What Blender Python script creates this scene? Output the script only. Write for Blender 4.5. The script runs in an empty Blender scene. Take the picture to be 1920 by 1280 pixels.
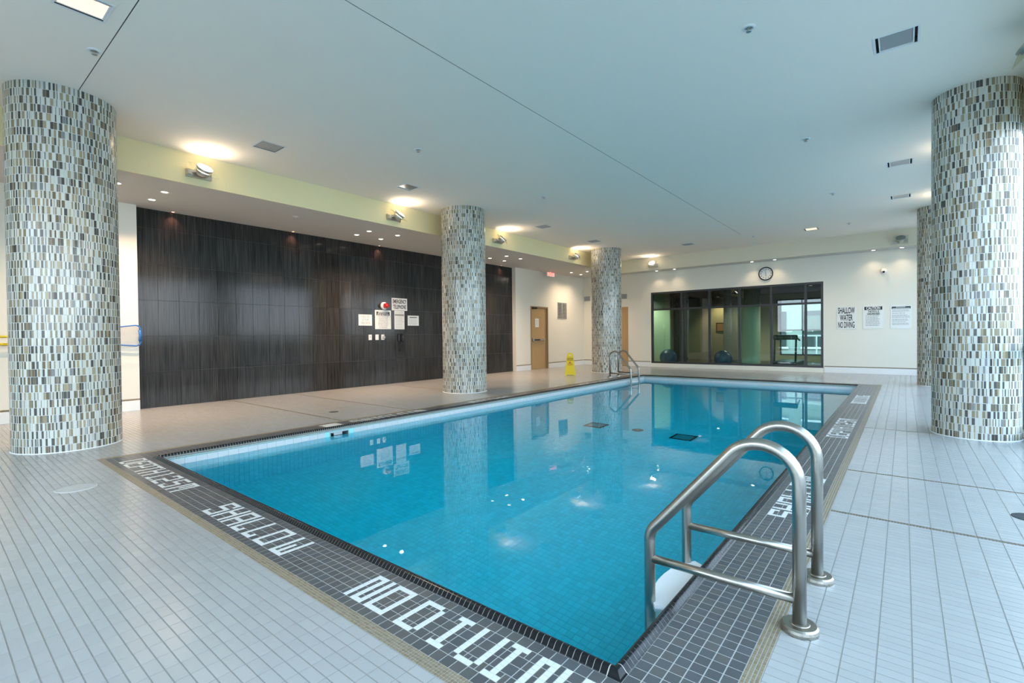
import bpy, bmesh, math, random
import numpy as np
from math import sin, cos, pi, radians, sqrt
from mathutils import Vector, Matrix

random.seed(7)
RNG = np.random.default_rng(7)
SC = bpy.context.scene
COL = SC.collection

# ------------------------------------------------------------------ camera
cam_data = bpy.data.cameras.new('camera')
cam = bpy.data.objects.new('camera', cam_data)
COL.objects.link(cam)
YAW, PITCH, ROLL, EYE = radians(38.94), radians(-0.709), radians(-0.584), 1.15
fwd = Vector((-sin(YAW) * cos(PITCH), cos(YAW) * cos(PITCH), sin(PITCH)))
rt0 = Vector((cos(YAW), sin(YAW), 0))
up0 = rt0.cross(fwd)
rt = rt0 * cos(ROLL) + up0 * sin(ROLL)
up = -rt0 * sin(ROLL) + up0 * cos(ROLL)
cam.matrix_world = Matrix(((rt.x, up.x, -fwd.x, 0), (rt.y, up.y, -fwd.y, 0), (rt.z, up.z, -fwd.z, EYE), (0, 0, 0, 1)))
cam_data.sensor_width = 36.0
cam_data.lens = 910.4 / 1920 * 36.0
cam_data.clip_start, cam_data.clip_end = 0.05, 300
SC.camera = cam

# ------------------------------------------------------------------ world, exposure
SC.view_settings.view_transform = 'Standard'
SC.view_settings.look = 'None'
SC.view_settings.gamma = 1.0
SC.view_settings.use_curve_mapping = False
SC.view_settings.exposure = 0.40
SKY = 5.6
world = bpy.data.worlds.new('sky')
SC.world = world
world.use_nodes = True
nt = world.node_tree
nt.nodes.clear()
wo = nt.nodes.new('ShaderNodeOutputWorld')
bg = nt.nodes.new('ShaderNodeBackground')
tc = nt.nodes.new('ShaderNodeTexCoord')
sx = nt.nodes.new('ShaderNodeSeparateXYZ')
rp = nt.nodes.new('ShaderNodeValToRGB')
rp.color_ramp.elements[0].position = 0.0
rp.color_ramp.elements[0].color = (0.78, 0.89, 1.0, 1)
rp.color_ramp.elements[1].position = 0.7
rp.color_ramp.elements[1].color = (0.46, 0.70, 1.0, 1)
nt.links.new(tc.outputs['Generated'], sx.inputs[0])
nt.links.new(sx.outputs['Z'], rp.inputs['Fac'])
nt.links.new(rp.outputs['Color'], bg.inputs['Color'])
bg.inputs['Strength'].default_value = SKY
nt.links.new(bg.outputs[0], wo.inputs['Surface'])

CY = SC.cycles
CY.use_denoising = True
CY.max_bounces = 12
CY.diffuse_bounces = 5
CY.glossy_bounces = 5
CY.transmission_bounces = 8
CY.transparent_max_bounces = 12
CY.sample_clamp_indirect = 6.0
CY.blur_glossy = 0.5

# daylight portals in the two glazed openings (guide sampling only, they add no light)
def portal(name, loc, rot, sx_, sy_):
    l = bpy.data.lights.new(name, 'AREA')
    l.shape = 'RECTANGLE'
    l.size, l.size_y = sx_, sy_
    l.cycles.is_portal = True
    o = bpy.data.objects.new(name, l)
    COL.objects.link(o)
    o.location = loc
    o.rotation_euler = rot
portal('daylight_portal', (1.12, 6.3, 1.7), (0, radians(90), 0), 3.2, 18.6)
portal('daylight_portal', (-3.0, -3.32, 1.7), (radians(90), 0, 0), 7.4, 3.2)


# ------------------------------------------------------------------ materials
def s2l(h):
    h = h.lstrip('#')
    out = []
    for i in (0, 2, 4):
        c = int(h[i:i + 2], 16) / 255
        out.append(c / 12.92 if c <= 0.04045 else ((c + 0.055) / 1.055) ** 2.4)
    return tuple(out) + (1.0,)


def mat(name, col, rough=0.5, metal=0.0, spec=0.5, noise=0.0, nscale=8.0, bump=0.0, bscale=60.0, attr=False, coat=0.0,
        emit=None, estr=0.0, stretch=None, objvar=0.0):
    m = bpy.data.materials.new(name)
    m.use_nodes = True
    n, L = m.node_tree.nodes, m.node_tree.links
    b = n['Principled BSDF']
    c = col if len(col) == 4 else tuple(col) + (1,)
    b.inputs['Base Color'].default_value = c
    b.inputs['Roughness'].default_value = rough
    b.inputs['Metallic'].default_value = metal
    b.inputs['Specular IOR Level'].default_value = spec
    b.inputs['Coat Weight'].default_value = coat
    b.inputs['Coat Roughness'].default_value = 0.06
    src = None
    if attr:
        a = n.new('ShaderNodeAttribute')
        a.attribute_name = 'Col'
        src = a.outputs['Color']
    geo = n.new('ShaderNodeNewGeometry') if (noise or bump) else None
    vec = geo.outputs['Position'] if geo else None
    if stretch and geo:
        mp = n.new('ShaderNodeMapping')
        mp.inputs['Scale'].default_value = stretch
        L.new(vec, mp.inputs['Vector'])
        vec = mp.outputs['Vector']
    if noise:
        nz = n.new('ShaderNodeTexNoise')
        nz.inputs['Scale'].default_value = nscale
        nz.inputs['Detail'].default_value = 4
        L.new(vec, nz.inputs['Vector'])
        mr = n.new('ShaderNodeMapRange')
        mr.inputs['To Min'].default_value = 1 - noise
        mr.inputs['To Max'].default_value = 1 + noise
        L.new(nz.outputs['Fac'], mr.inputs['Value'])
        mx = n.new('ShaderNodeMix')
        mx.data_type = 'RGBA'
        mx.blend_type = 'MULTIPLY'
        mx.inputs['Factor'].default_value = 1
        if src:
            L.new(src, mx.inputs[6])
        else:
            mx.inputs[6].default_value = c
        L.new(mr.outputs[0], mx.inputs[7])
        src = mx.outputs[2]
    if objvar:
        oi = n.new('ShaderNodeObjectInfo')
        mr = n.new('ShaderNodeMapRange')
        mr.inputs['To Min'].default_value = 1 - objvar
        mr.inputs['To Max'].default_value = 1 + objvar
        L.new(oi.outputs['Random'], mr.inputs['Value'])
        mx = n.new('ShaderNodeMix')
        mx.data_type = 'RGBA'
        mx.blend_type = 'MULTIPLY'
        mx.inputs['Factor'].default_value = 1
        if src:
            L.new(src, mx.inputs[6])
        else:
            mx.inputs[6].default_value = c
        L.new(mr.outputs[0], mx.inputs[7])
        src = mx.outputs[2]
    if src:
        L.new(src, b.inputs['Base Color'])
    if bump:
        nz = n.new('ShaderNodeTexNoise')
        nz.inputs['Scale'].default_value = bscale
        nz.inputs['Detail'].default_value = 3
        L.new(vec, nz.inputs['Vector'])
        bp = n.new('ShaderNodeBump')
        bp.inputs['Strength'].default_value = bump
        bp.inputs['Distance'].default_value = 0.01
        L.new(nz.outputs['Fac'], bp.inputs['Height'])
        L.new(bp.outputs[0], b.inputs['Normal'])
    if emit:
        b.inputs['Emission Color'].default_value = emit if len(emit) == 4 else tuple(emit) + (1,)
        b.inputs['Emission Strength'].default_value = estr
    return m


def glass_pane(name, tint=(0.9, 0.97, 0.94), rough=0.0):
    m = bpy.data.materials.new(name)
    m.use_nodes = True
    n, L = m.node_tree.nodes, m.node_tree.links
    n.remove(n['Principled BSDF'])
    out = n['Material Output']
    tr = n.new('ShaderNodeBsdfTransparent')
    tr.inputs['Color'].default_value = tuple(tint) + (1,)
    gl = n.new('ShaderNodeBsdfGlossy')
    gl.inputs['Roughness'].default_value = rough
    # thin sheet: same Fresnel reflectance from either side (Schlick, both faces of the sheet counted)
    geo = n.new('ShaderNodeNewGeometry')
    dt = n.new('ShaderNodeVectorMath')
    dt.operation = 'DOT_PRODUCT'
    L.new(geo.outputs['Normal'], dt.inputs[0])
    L.new(geo.outputs['Incoming'], dt.inputs[1])
    prev = dt.outputs['Value']
    for op, v0, v1 in (('ABSOLUTE', None, None), ('SUBTRACT', 1.0, 'in'), ('POWER', 'in', 5.0), ('MULTIPLY', 'in', 0.92), ('ADD', 'in', 0.08)):
        mt = n.new('ShaderNodeMath')
        mt.operation = op
        if op == 'ABSOLUTE':
            L.new(prev, mt.inputs[0])
        elif op == 'SUBTRACT':
            mt.inputs[0].default_value = v0
            L.new(prev, mt.inputs[1])
        else:
            L.new(prev, mt.inputs[0])
            mt.inputs[1].default_value = v1
        prev = mt.outputs[0]
    mx = n.new('ShaderNodeMixShader')
    L.new(prev, mx.inputs[0])
    L.new(tr.outputs[0], mx.inputs[1])
    L.new(gl.outputs[0], mx.inputs[2])
    L.new(mx.outputs[0], out.inputs['Surface'])
    return m


M = {}
M['white_tile'] = mat('white_tile', (1, 1, 1), 0.22, attr=True, noise=0.035, nscale=1.3)
M['grout'] = mat('deck_grout', s2l('8f8d86'), 0.8, noise=0.12, nscale=30)
M['dark_tile'] = mat('charcoal_tile', (1, 1, 1), 0.3, attr=True, noise=0.1, nscale=14)
M['border_grout'] = mat('border_grout', s2l('b4b2ac'), 0.8)
M['letter_tile'] = mat('letter_tile', s2l('d9dad6'), 0.3, noise=0.05, nscale=40)
M['tan_mosaic'] = mat('tan_mosaic', (1, 1, 1), 0.4, attr=True)
M['black_bull'] = mat('black_bullnose', (0.008, 0.009, 0.011), 0.2, spec=0.35, noise=0.3, nscale=30)
M['bull_grout'] = mat('coping_grout', s2l('bcb7ac'), 0.8)
M['pool_tile'] = mat('pool_tile', (1, 1, 1), 0.4, attr=True, noise=0.05, nscale=6)
M['pool_grout'] = mat('pool_grout', (0.30, 0.74, 0.80), 0.8)
M['pool_white'] = mat('pool_band_white', (0.55, 0.58, 0.59), 0.3, noise=0.03, nscale=10)
M['pool_mosaic'] = mat('waterline_mosaic', (1, 1, 1), 0.35, attr=True)
M['ceiling'] = mat('ceiling_paint', (0.93, 0.85, 0.74), 0.9, bump=0.03, bscale=160)
M['joint'] = mat('ceiling_joint', (0.12, 0.12, 0.12), 0.9)
M['cream'] = mat('cream_wall_tile', (0.78, 0.75, 0.65), 0.35, noise=0.03, nscale=1.5)
M['bulk'] = mat('bulkhead_paint', (0.88, 0.77, 0.45), 0.85, bump=0.03, bscale=160)  # cream paint with the yellow of the warm lamps put into its colour
M['bulk_cream'] = mat('bulkhead_cream_paint', (0.80, 0.74, 0.58), 0.85, bump=0.03, bscale=160)
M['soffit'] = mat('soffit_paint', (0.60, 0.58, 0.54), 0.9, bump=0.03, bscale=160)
M['base_white'] = mat('baseboard_tile', (0.80, 0.81, 0.80), 0.3)
M['panel_grout'] = mat('panel_grout', (0.14, 0.14, 0.135), 0.8)
M['steel'] = mat('brushed_steel', (0.42, 0.395, 0.35), 0.29, metal=1.0, noise=0.06, nscale=30, stretch=(1, 1, 0.05))
M['satin'] = mat('satin_nickel', (0.55, 0.52, 0.47), 0.35, metal=1.0)
M['frame_dark'] = mat('window_frame_dark', (0.035, 0.036, 0.038), 0.4)
M['black'] = mat('black_plastic', (0.012, 0.012, 0.013), 0.35)
M['white_plastic'] = mat('white_plastic', (0.80, 0.80, 0.78), 0.4)
M['sign_white'] = mat('sign_white', (0.80, 0.81, 0.78), 0.45, noise=0.02, nscale=20)
M['ink'] = mat('ink_black', (0.015, 0.016, 0.018), 0.6)
M['ink_grey'] = mat('ink_grey', (0.33, 0.34, 0.34), 0.6)
M['red'] = mat('red_lens', (0.55, 0.015, 0.02), 0.25, coat=0.5)
M['tan_door'] = mat('tan_painted_door', (0.46, 0.30, 0.14), 0.45, noise=0.04, nscale=3)
M['brown_door'] = mat('door_frame_brown', (0.30, 0.20, 0.10), 0.45)
M['yellow'] = mat('yellow_plastic', (0.60, 0.48, 0.012), 0.35)
M['blue_frame'] = mat('blue_net_frame', (0.03, 0.17, 0.48), 0.4)
M['net'] = mat('net_mesh', (0.75, 0.77, 0.74), 0.8)
M['ball'] = mat('blue_ball', (0.01, 0.07, 0.16), 0.4)
M['grille'] = mat('grille_grey', (0.42, 0.43, 0.42), 0.5)
M['grille_dark'] = mat('grille_recess', (0.10, 0.10, 0.10), 0.8)
M['lamp_on'] = mat('lamp_lens_on', (1, 0.95, 0.85), 0.4, emit=(1.0, 0.93, 0.82), estr=14)
M['pot_on'] = mat('pot_lens_on', (1, 0.95, 0.85), 0.4, emit=(1.0, 0.86, 0.68), estr=9)
M['wash_on'] = mat('washer_lens_on', (1, 0.6, 0.4), 0.4, emit=(1.0, 0.42, 0.2), estr=6)
M['panel_on'] = mat('fixture_glass_on', (1, 0.9, 0.75), 0.4, emit=(1.0, 0.66, 0.36), estr=0.95)
M['panel_off'] = mat('fixture_glass_off', (0.30, 0.32, 0.32), 0.18)
M['lamp_off'] = mat('lamp_lens_off', (0.20, 0.24, 0.24), 0.15)
M['exit_red'] = mat('exit_red', (0.8, 0.1, 0.08), 0.5, emit=(1.0, 0.12, 0.08), estr=1.6)
M['exit_face'] = mat('exit_face', (0.85, 0.6, 0.55), 0.5, emit=(1.0, 0.45, 0.38), estr=0.7)
M['gym_wall'] = mat('gym_wall', (0.62, 0.60, 0.46), 0.8)
M['gym_green'] = mat('gym_partition_green', (0.42, 0.58, 0.46), 0.7)
M['gym_dark'] = mat('gym_dark_wood', (0.045, 0.035, 0.025), 0.6, noise=0.3, nscale=4, stretch=(4, 4, 0.3))
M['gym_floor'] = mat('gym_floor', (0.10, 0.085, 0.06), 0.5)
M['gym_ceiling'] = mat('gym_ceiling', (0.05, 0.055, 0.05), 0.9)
M['column_grey'] = mat('gym_column_stone', (0.22, 0.22, 0.20), 0.6, noise=0.25, nscale=12)
M['ext_slab'] = mat('terrace_paving', (0.34, 0.34, 0.33), 0.9, noise=0.1, nscale=2)
M['ext_hedge'] = mat('hedge_leaves', (0.05, 0.10, 0.04), 0.9, noise=0.4, nscale=6)
M['ext_white'] = mat('railing_white', (0.7, 0.7, 0.7), 0.5)
M['pane'] = glass_pane('clear_pane', (0.92, 0.96, 0.96))
M['pane_green'] = glass_pane('green_tinted_pane', (0.60, 0.80, 0.68))
M['pane_dark'] = glass_pane('smoked_pane', (0.10, 0.13, 0.12))
M['plate_glass'] = glass_pane('lamp_glass_plate', (0.95, 0.98, 0.97))
M['stainless_dark'] = mat('drain_dark', (0.02, 0.03, 0.035), 0.5)
M['clock_face'] = mat('clock_face', (0.80, 0.81, 0.79), 0.4)

# dark feature tile: fine vertical reeded relief, glossy
def feature_mat():
    m = mat('reeded_dark_tile', (0.027, 0.026, 0.025), 0.12, spec=0.3, objvar=0.16)
    n, L = m.node_tree.nodes, m.node_tree.links
    b = n['Principled BSDF']
    geo = n.new('ShaderNodeNewGeometry')
    mp = n.new('ShaderNodeMapping')
    mp.inputs['Scale'].default_value = (1, 85, 1.6)
    L.new(geo.outputs['Position'], mp.inputs['Vector'])
    nz = n.new('ShaderNodeTexNoise')
    nz.inputs['Scale'].default_value = 1.0
    nz.inputs['Detail'].default_value = 3
    L.new(mp.outputs[0], nz.inputs['Vector'])
    bp = n.new('ShaderNodeBump')
    bp.inputs['Strength'].default_value = 0.07
    bp.inputs['Distance'].default_value = 0.006
    L.new(nz.outputs['Fac'], bp.inputs['Height'])
    L.new(bp.outputs[0], b.inputs['Normal'])
    prev = b.inputs['Base Color'].links[0].from_socket
    mr = n.new('ShaderNodeMapRange')
    mr.inputs['From Min'].default_value = 0.3
    mr.inputs['From Max'].default_value = 0.72
    mr.inputs['To Min'].default_value = 0.35
    mr.inputs['To Max'].default_value = 2.2
    L.new(nz.outputs['Fac'], mr.inputs['Value'])
    mx = n.new('ShaderNodeMix')
    mx.data_type = 'RGBA'
    mx.blend_type = 'MULTIPLY'
    mx.inputs['Factor'].default_value = 1
    L.new(prev, mx.inputs[6])
    L.new(mr.outputs[0], mx.inputs[7])
    L.new(mx.outputs[2], b.inputs['Base Color'])
    return m
M['feature'] = feature_mat()


def water_mat():
    m = bpy.data.materials.new('pool_water')
    m.use_nodes = True
    n, L = m.node_tree.nodes, m.node_tree.links
    n.remove(n['Principled BSDF'])
    out = n['Material Output']
    g = n.new('ShaderNodeBsdfGlass')
    g.inputs['IOR'].default_value = 1.33
    g.inputs['Roughness'].default_value = 0.0
    g.inputs['Color'].default_value = (1, 1, 1, 1)
    geo = n.new('ShaderNodeNewGeometry')
    nz = n.new('ShaderNodeTexNoise')
    nz.inputs['Scale'].default_value = 7.0
    nz.inputs['Detail'].default_value = 2
    L.new(geo.outputs['Position'], nz.inputs['Vector'])
    # a small patch of livelier ripples above the return inlet near the middle of the pool
    vm = n.new('ShaderNodeVectorMath')
    vm.operation = 'DISTANCE'
    vm.inputs[1].default_value = (-2.55, 4.6, -0.1)
    L.new(geo.outputs['Position'], vm.inputs[0])
    mr = n.new('ShaderNodeMapRange')
    mr.inputs['From Min'].default_value = 0.25
    mr.inputs['From Max'].default_value = 1.1
    mr.inputs['To Min'].default_value = 0.05
    mr.inputs['To Max'].default_value = 0.003
    L.new(vm.outputs['Value'], mr.inputs['Value'])
    bp = n.new('ShaderNodeBump')
    bp.inputs['Distance'].default_value = 0.05
    L.new(mr.outputs[0], bp.inputs['Strength'])
    L.new(nz.outputs['Fac'], bp.inputs['Height'])
    L.new(bp.outputs[0], g.inputs['Normal'])
    L.new(g.outputs[0], out.inputs['Surface'])
    va = n.new('ShaderNodeVolumeAbsorption')
    va.inputs['Color'].default_value = (0.0, 0.92, 0.97, 1)
    va.inputs['Density'].default_value = 1.0
    L.new(va.outputs[0], out.inputs['Volume'])
    return m
M['water'] = water_mat()


# ------------------------------------------------------------------ mesh helpers
class MB:
    def __init__(self):
        self.v, self.f, self.mi, self.sm = [], [], [], []
        self.cur, self.smooth = 0, False

    def add(self, vs, fs):
        o = len(self.v)
        self.v += [tuple(p) for p in vs]
        for f in fs:
            self.f.append([i + o for i in f])
            self.mi.append(self.cur)
            self.sm.append(self.smooth)
        return self

    def box(self, x0, x1, y0, y1, z0, z1, T=None):
        vs = [(x0, y0, z0), (x1, y0, z0), (x1, y1, z0), (x0, y1, z0), (x0, y0, z1), (x1, y0, z1), (x1, y1, z1), (x0, y1, z1)]
        if T is not None:
            vs = [T @ Vector(p) for p in vs]
        return self.add(vs, [(3, 2, 1, 0), (4, 5, 6, 7), (0, 1, 5, 4), (1, 2, 6, 5), (2, 3, 7, 6), (3, 0, 4, 7)])

    def bbox(self, x0, x1, y0, y1, z0, z1, b=0.004, T=None):
        """box with all edges chamfered by b"""
        vs, fs = [], []
        X, Y, Z = (x0, x1), (y0, y1), (z0, z1)
        idx = {}
        for i in (0, 1):
            for j in (0, 1):
                for k in (0, 1):
                    s = [1 if t == 0 else -1 for t in (i, j, k)]
                    base = (X[i], Y[j], Z[k])
                    for a in range(3):
                        p = [base[q] + (0 if q == a else s[q] * b) for q in range(3)]
                        idx[(i, j, k, a)] = len(vs)
                        vs.append(p)
        q = lambda *t: fs.append([idx[u] for u in t])
        for a in range(3):
            u, w = [t for t in range(3) if t != a]
            for s in (0, 1):
                cs = []
                for (cu, cw) in ((0, 0), (1, 0), (1, 1), (0, 1)):
                    c = [0, 0, 0]
                    c[a], c[u], c[w] = s, cu, cw
                    cs.append((c[0], c[1], c[2], a))
                q(*cs)
        for a in range(3):
            u, w = [t for t in range(3) if t != a]
            for cu in (0, 1):
                for cw in (0, 1):
                    c0, c1 = [0, 0, 0], [0, 0, 0]
                    c0[u] = c1[u] = cu
                    c0[w] = c1[w] = cw
                    c1[a] = 1
                    q((*c0, u), (*c1, u), (*c1, w), (*c0, w))
        for i in (0, 1):
            for j in (0, 1):
                for k in (0, 1):
                    q((i, j, k, 0), (i, j, k, 1), (i, j, k, 2))
        if T is not None:
            vs = [T @ Vector(p) for p in vs]
        return self.add(vs, fs)

    def lathe(self, prof, n=32, T=None, cap=True):
        """profile [(r, z)...] turned about Z"""
        vs, fs = [], []
        for (r, z) in prof:
            for k in range(n):
                a = 2 * pi * k / n
                vs.append((r * cos(a), r * sin(a), z))
        for i in range(len(prof) - 1):
            for k in range(n):
                k2 = (k + 1) % n
                fs.append((i * n + k, i * n + k2, (i + 1) * n + k2, (i + 1) * n + k))
        if cap:
            fs.append(tuple(range(n))[::-1])
            fs.append(tuple((len(prof) - 1) * n + k for k in range(n)))
        if T is not None:
            vs = [T @ Vector(p) for p in vs]
        return self.add(vs, fs)

    def tube(self, path, r, n=16, closed=False):
        P = [Vector(p) for p in path]
        m = len(P)
        rs = r if isinstance(r, (list, tuple)) else [r] * m
        tang = []
        for i in range(m):
            if closed:
                t = P[(i + 1) % m] - P[i - 1]
            else:
                t = P[min(i + 1, m - 1)] - P[max(i - 1, 0)]
            tang.append(t.normalized())
        ref = Vector((0, 0, 1)) if abs(tang[0].z) < 0.9 else Vector((1, 0, 0))
        u = tang[0].cross(ref).normalized()
        vs, fs = [], []
        for i in range(m):
            u = (u - tang[i] * u.dot(tang[i])).normalized()
            w = tang[i].cross(u)
            for k in range(n):
                a = 2 * pi * k / n
                vs.append(P[i] + (u * cos(a) + w * sin(a)) * rs[i])
        for i in range(m if closed else m - 1):
            i2 = (i + 1) % m
            for k in range(n):
                k2 = (k + 1) % n
                fs.append((i * n + k, i * n + k2, i2 * n + k2, i2 * n + k))
        if not closed:
            fs.append(tuple(range(n))[::-1])
            fs.append(tuple((m - 1) * n + k for k in range(n)))
        return self.add(vs, fs)

    def prism(self, pts, z0, z1, T=None):
        n = len(pts)
        vs = [(p[0], p[1], z0) for p in pts] + [(p[0], p[1], z1) for p in pts]
        fs = [tuple(range(n))[::-1], tuple(range(n, 2 * n))]
        fs += [(i, (i + 1) % n, n + (i + 1) % n, n + i) for i in range(n)]
        if T is not None:
            vs = [T @ Vector(p) for p in vs]
        return self.add(vs, fs)

    def sphere(self, c, r, nu=32, nv=16, sz=1.0):
        vs, fs = [(c[0], c[1], c[2] - r * sz)], []
        for j in range(1, nv):
            t = -pi / 2 + pi * j / nv
            for k in range(nu):
                a = 2 * pi * k / nu
                vs.append((c[0] + r * cos(t) * cos(a), c[1] + r * cos(t) * sin(a), c[2] + r * sz * sin(t)))
        vs.append((c[0], c[1], c[2] + r * sz))
        for k in range(nu):
            fs.append((0, 1 + (k + 1) % nu, 1 + k))
            fs.append((len(vs) - 1, len(vs) - 1 - nu + k, len(vs) - 1 - nu + (k + 1) % nu))
        for j in range(nv - 2):
            for k in range(nu):
                a, b = 1 + j * nu + k, 1 + j * nu + (k + 1) % nu
                fs.append((a, b, b + nu, a + nu))
        return self.add(vs, fs)

    def mesh(self, name, mats):
        me = bpy.data.meshes.new(name)
        me.from_pydata(self.v, [], self.f)
        for mm in (mats if isinstance(mats, (list, tuple)) else [mats]):
            me.materials.append(mm)
        me.polygons.foreach_set('material_index', self.mi)
        me.polygons.foreach_set('use_smooth', self.sm)
        me.update()
        bm = bmesh.new()
        bm.from_mesh(me)
        bmesh.ops.recalc_face_normals(bm, faces=bm.faces)
        bm.to_mesh(me)
        bm.free()
        return me

    def build(self, name, mats, parent=None, **props):
        return link(name, self.mesh(name, mats), parent, **props)


def link(name, data, parent=None, **props):
    o = bpy.data.objects.new(name, data)
    COL.objects.link(o)
    if parent is not None:
        o.parent = parent
        o.matrix_parent_inverse = parent.matrix_basis.inverted()
    for k, v in props.items():
        o[k] = v
    return o


def thing(name, label, cat, loc=(0, 0, 0), group=None):
    o = bpy.data.objects.new(name, None)
    COL.objects.link(o)
    o.location = loc
    o.empty_display_size = 0.1
    o['label'] = label
    o['category'] = cat
    o['kind'] = 'thing'
    if group:
        o['group'] = group
    return o


def struct(name, loc=(0, 0, 0), **props):
    o = bpy.data.objects.new(name, None)
    COL.objects.link(o)
    o.location = loc
    o['kind'] = 'structure'
    for k, v in props.items():
        o[k] = v
    return o


def kids(o):
    return [c for c in bpy.data.objects if c.parent == o]


def dup(root, loc, label, group=None, rotz=None):
    r = root.copy()
    COL.objects.link(r)
    r.location = loc
    if rotz is not None:
        r.rotation_euler = (0, 0, rotz)
    r['label'] = label
    if group:
        r['group'] = group
    for ch in kids(root):
        c = ch.copy()
        COL.objects.link(c)
        c.parent = r
        for g in kids(ch):
            d = g.copy()
            COL.objects.link(d)
            d.parent = c
    return r


def local(parent, o):
    """parent o (built round the origin) to parent so that it sits in parent's own space"""
    o.parent = parent
    o.matrix_parent_inverse = Matrix()
    return o


def tiles_mesh(name, rects, h, ch, O, U, V, N, mats, cols=None):
    """many chamfered tiles in one mesh: rects (n,4)=u0,u1,v0,v1 on the plane O+uU+vV, height h along N"""
    r = np.asarray(rects, float)
    n = len(r)
    O, U, V, N = [np.asarray(t, float) for t in (O, U, V, N)]
    u0, u1, v0, v1 = r.T
    def pt(u, v, w):
        return O + u[:, None] * U + v[:, None] * V + w * N
    c = ch
    P = np.stack([pt(u0, v0, 0), pt(u1, v0, 0), pt(u1, v1, 0), pt(u0, v1, 0),
                  pt(u0 + c, v0 + c, h), pt(u1 - c, v0 + c, h), pt(u1 - c, v1 - c, h), pt(u0 + c, v1 - c, h)], 1)
    quads = np.array([[4, 5, 6, 7], [0, 1, 5, 4], [1, 2, 6, 5], [2, 3, 7, 6], [3, 0, 4, 7]])
    if np.dot(np.cross(U, V), N) < 0:
        quads = quads[:, ::-1]
    F = (np.arange(n)[:, None, None] * 8 + quads[None]).reshape(-1)
    me = bpy.data.meshes.new(name)
    me.vertices.add(n * 8)
    me.vertices.foreach_set('co', P.reshape(-1))
    me.loops.add(n * 20)
    me.loops.foreach_set('vertex_index', F)
    me.polygons.add(n * 5)
    me.polygons.foreach_set('loop_start', np.arange(n * 5) * 4)
    me.polygons.foreach_set('loop_total', np.full(n * 5, 4))
    me.polygons.foreach_set('use_smooth', np.zeros(n * 5, bool))
    me.update(calc_edges=True)
    me.materials.append(mats)
    if cols is not None:
        a = me.color_attributes.new('Col', 'FLOAT_COLOR', 'POINT')
        cc = np.ones((n, 8, 4))
        cc[:, :, :3] = np.asarray(cols)[:, None, :3]
        a.data.foreach_set('color', cc.reshape(-1))
    return me


def one_tile_mesh(name, w, d, h, ch, m, col):
    """a single tile centred on its base"""
    return tiles_mesh(name, [[-w / 2, w / 2, -d / 2, d / 2]], h, ch, (0, 0, 0), (1, 0, 0), (0, 1, 0), (0, 0, 1), m, [col])


CAMP = np.array([0, 0, EYE])
FW, RT, UP = np.array(fwd), np.array(rt), np.array(up)
def seen(P, margin=0):
    """rough view test used only to pick which pieces become objects of their own"""
    d = np.asarray(P, float) - CAMP
    z = d @ FW
    zz = np.maximum(z, 1e-6)
    x = 960 + 910.4 * (d @ RT) / zz
    y = 640 - 910.4 * (d @ UP) / zz
    return (z > 0.1) & (x > -margin) & (x < 1920 + margin) & (y > -margin) & (y < 1280 + margin), np.linalg.norm(d, axis=1)


def holed(mb, us, vs, holes, f):
    """rectangle us x vs cut by holes, each cell a quad placed by f(u, v)"""
    U = sorted(set([us[0], us[1]] + [h[0] for h in holes] + [h[1] for h in holes]))
    V = sorted(set([vs[0], vs[1]] + [h[2] for h in holes] + [h[3] for h in holes]))
    U = [u for u in U if us[0] <= u <= us[1]]
    V = [v for v in V if vs[0] <= v <= vs[1]]
    for a, b in zip(U, U[1:]):
        for c, d in zip(V, V[1:]):
            m = ((a + b) / 2, (c + d) / 2)
            if any(h[0] < m[0] < h[1] and h[2] < m[1] < h[3] for h in holes):
                continue
            mb.add([f(a, c), f(b, c), f(b, d), f(a, d)], [(0, 1, 2, 3)])


def text(body, size, loc, rot, m, parent, align='CENTER', bold=0.0, sx_=1.0, name='lettering'):
    cu = bpy.data.curves.new(name, 'FONT')
    cu.body = body
    cu.size = size
    cu.align_x = align
    cu.align_y = 'CENTER'
    cu.extrude = 0.0006
    cu.offset = bold
    cu.resolution_u = 3
    cu.space_line = 1.0
    cu.materials.append(m)
    o = bpy.data.objects.new(name, cu)
    COL.objects.link(o)
    o.location = loc
    o.rotation_euler = rot
    o.scale = (sx_, 1, 1)
    if parent:
        o.parent = parent
        o.matrix_parent_inverse = parent.matrix_basis.inverted()
    return o


# ------------------------------------------------------------------ dimensions (metres)
CEIL, SOF = 3.75, 3.32
XL, XP, XR = -9.65, -9.80, 1.0           # left wall, recessed dark wall, glazed right wall
YB, YF = -3.2, 16.4                       # glazed back wall, far wall
BX, BY = -7.8, 15.87                      # bulkhead faces
PX0, PX1, PY0, PY1 = -6.03, -0.371, 1.098, 13.16   # outer edge of the pool border
WB, WD = 0.054, 0.303                     # tan edging, charcoal border
NX0, NX1, NY0, NY1 = PX0 + WB + WD, PX1 - WB - WD, PY0 + WB + WD, PY1 - WB - WD   # outer edge of coping
WN = 0.05
WX0, WX1, WY0, WY1 = NX0 + WN, NX1 - WN, NY0 + WN, NY1 - WN    # pool walls
WATER, BOTTOM = -0.10, -1.30

# ------------------------------------------------------------------ floor: white deck tiles
floor = struct('floor')
mb = MB()
holed(mb, (XP - 0.05, XR + 0.2), (YB - 0.2, YF + 0.1), [(WX0 - 0.02, WX1 + 0.02, WY0 - 0.02, WY1 + 0.02)], lambda u, v: (u, v, -0.0012))
holed(mb, (XP - 0.05, XR + 0.2), (YB - 0.2, YF + 0.1), [(WX0 - 0.02, WX1 + 0.02, WY0 - 0.02, WY1 + 0.02)], lambda u, v: (u, v, -0.12))
mb.build('grout_bed', M['grout'], floor)

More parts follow.
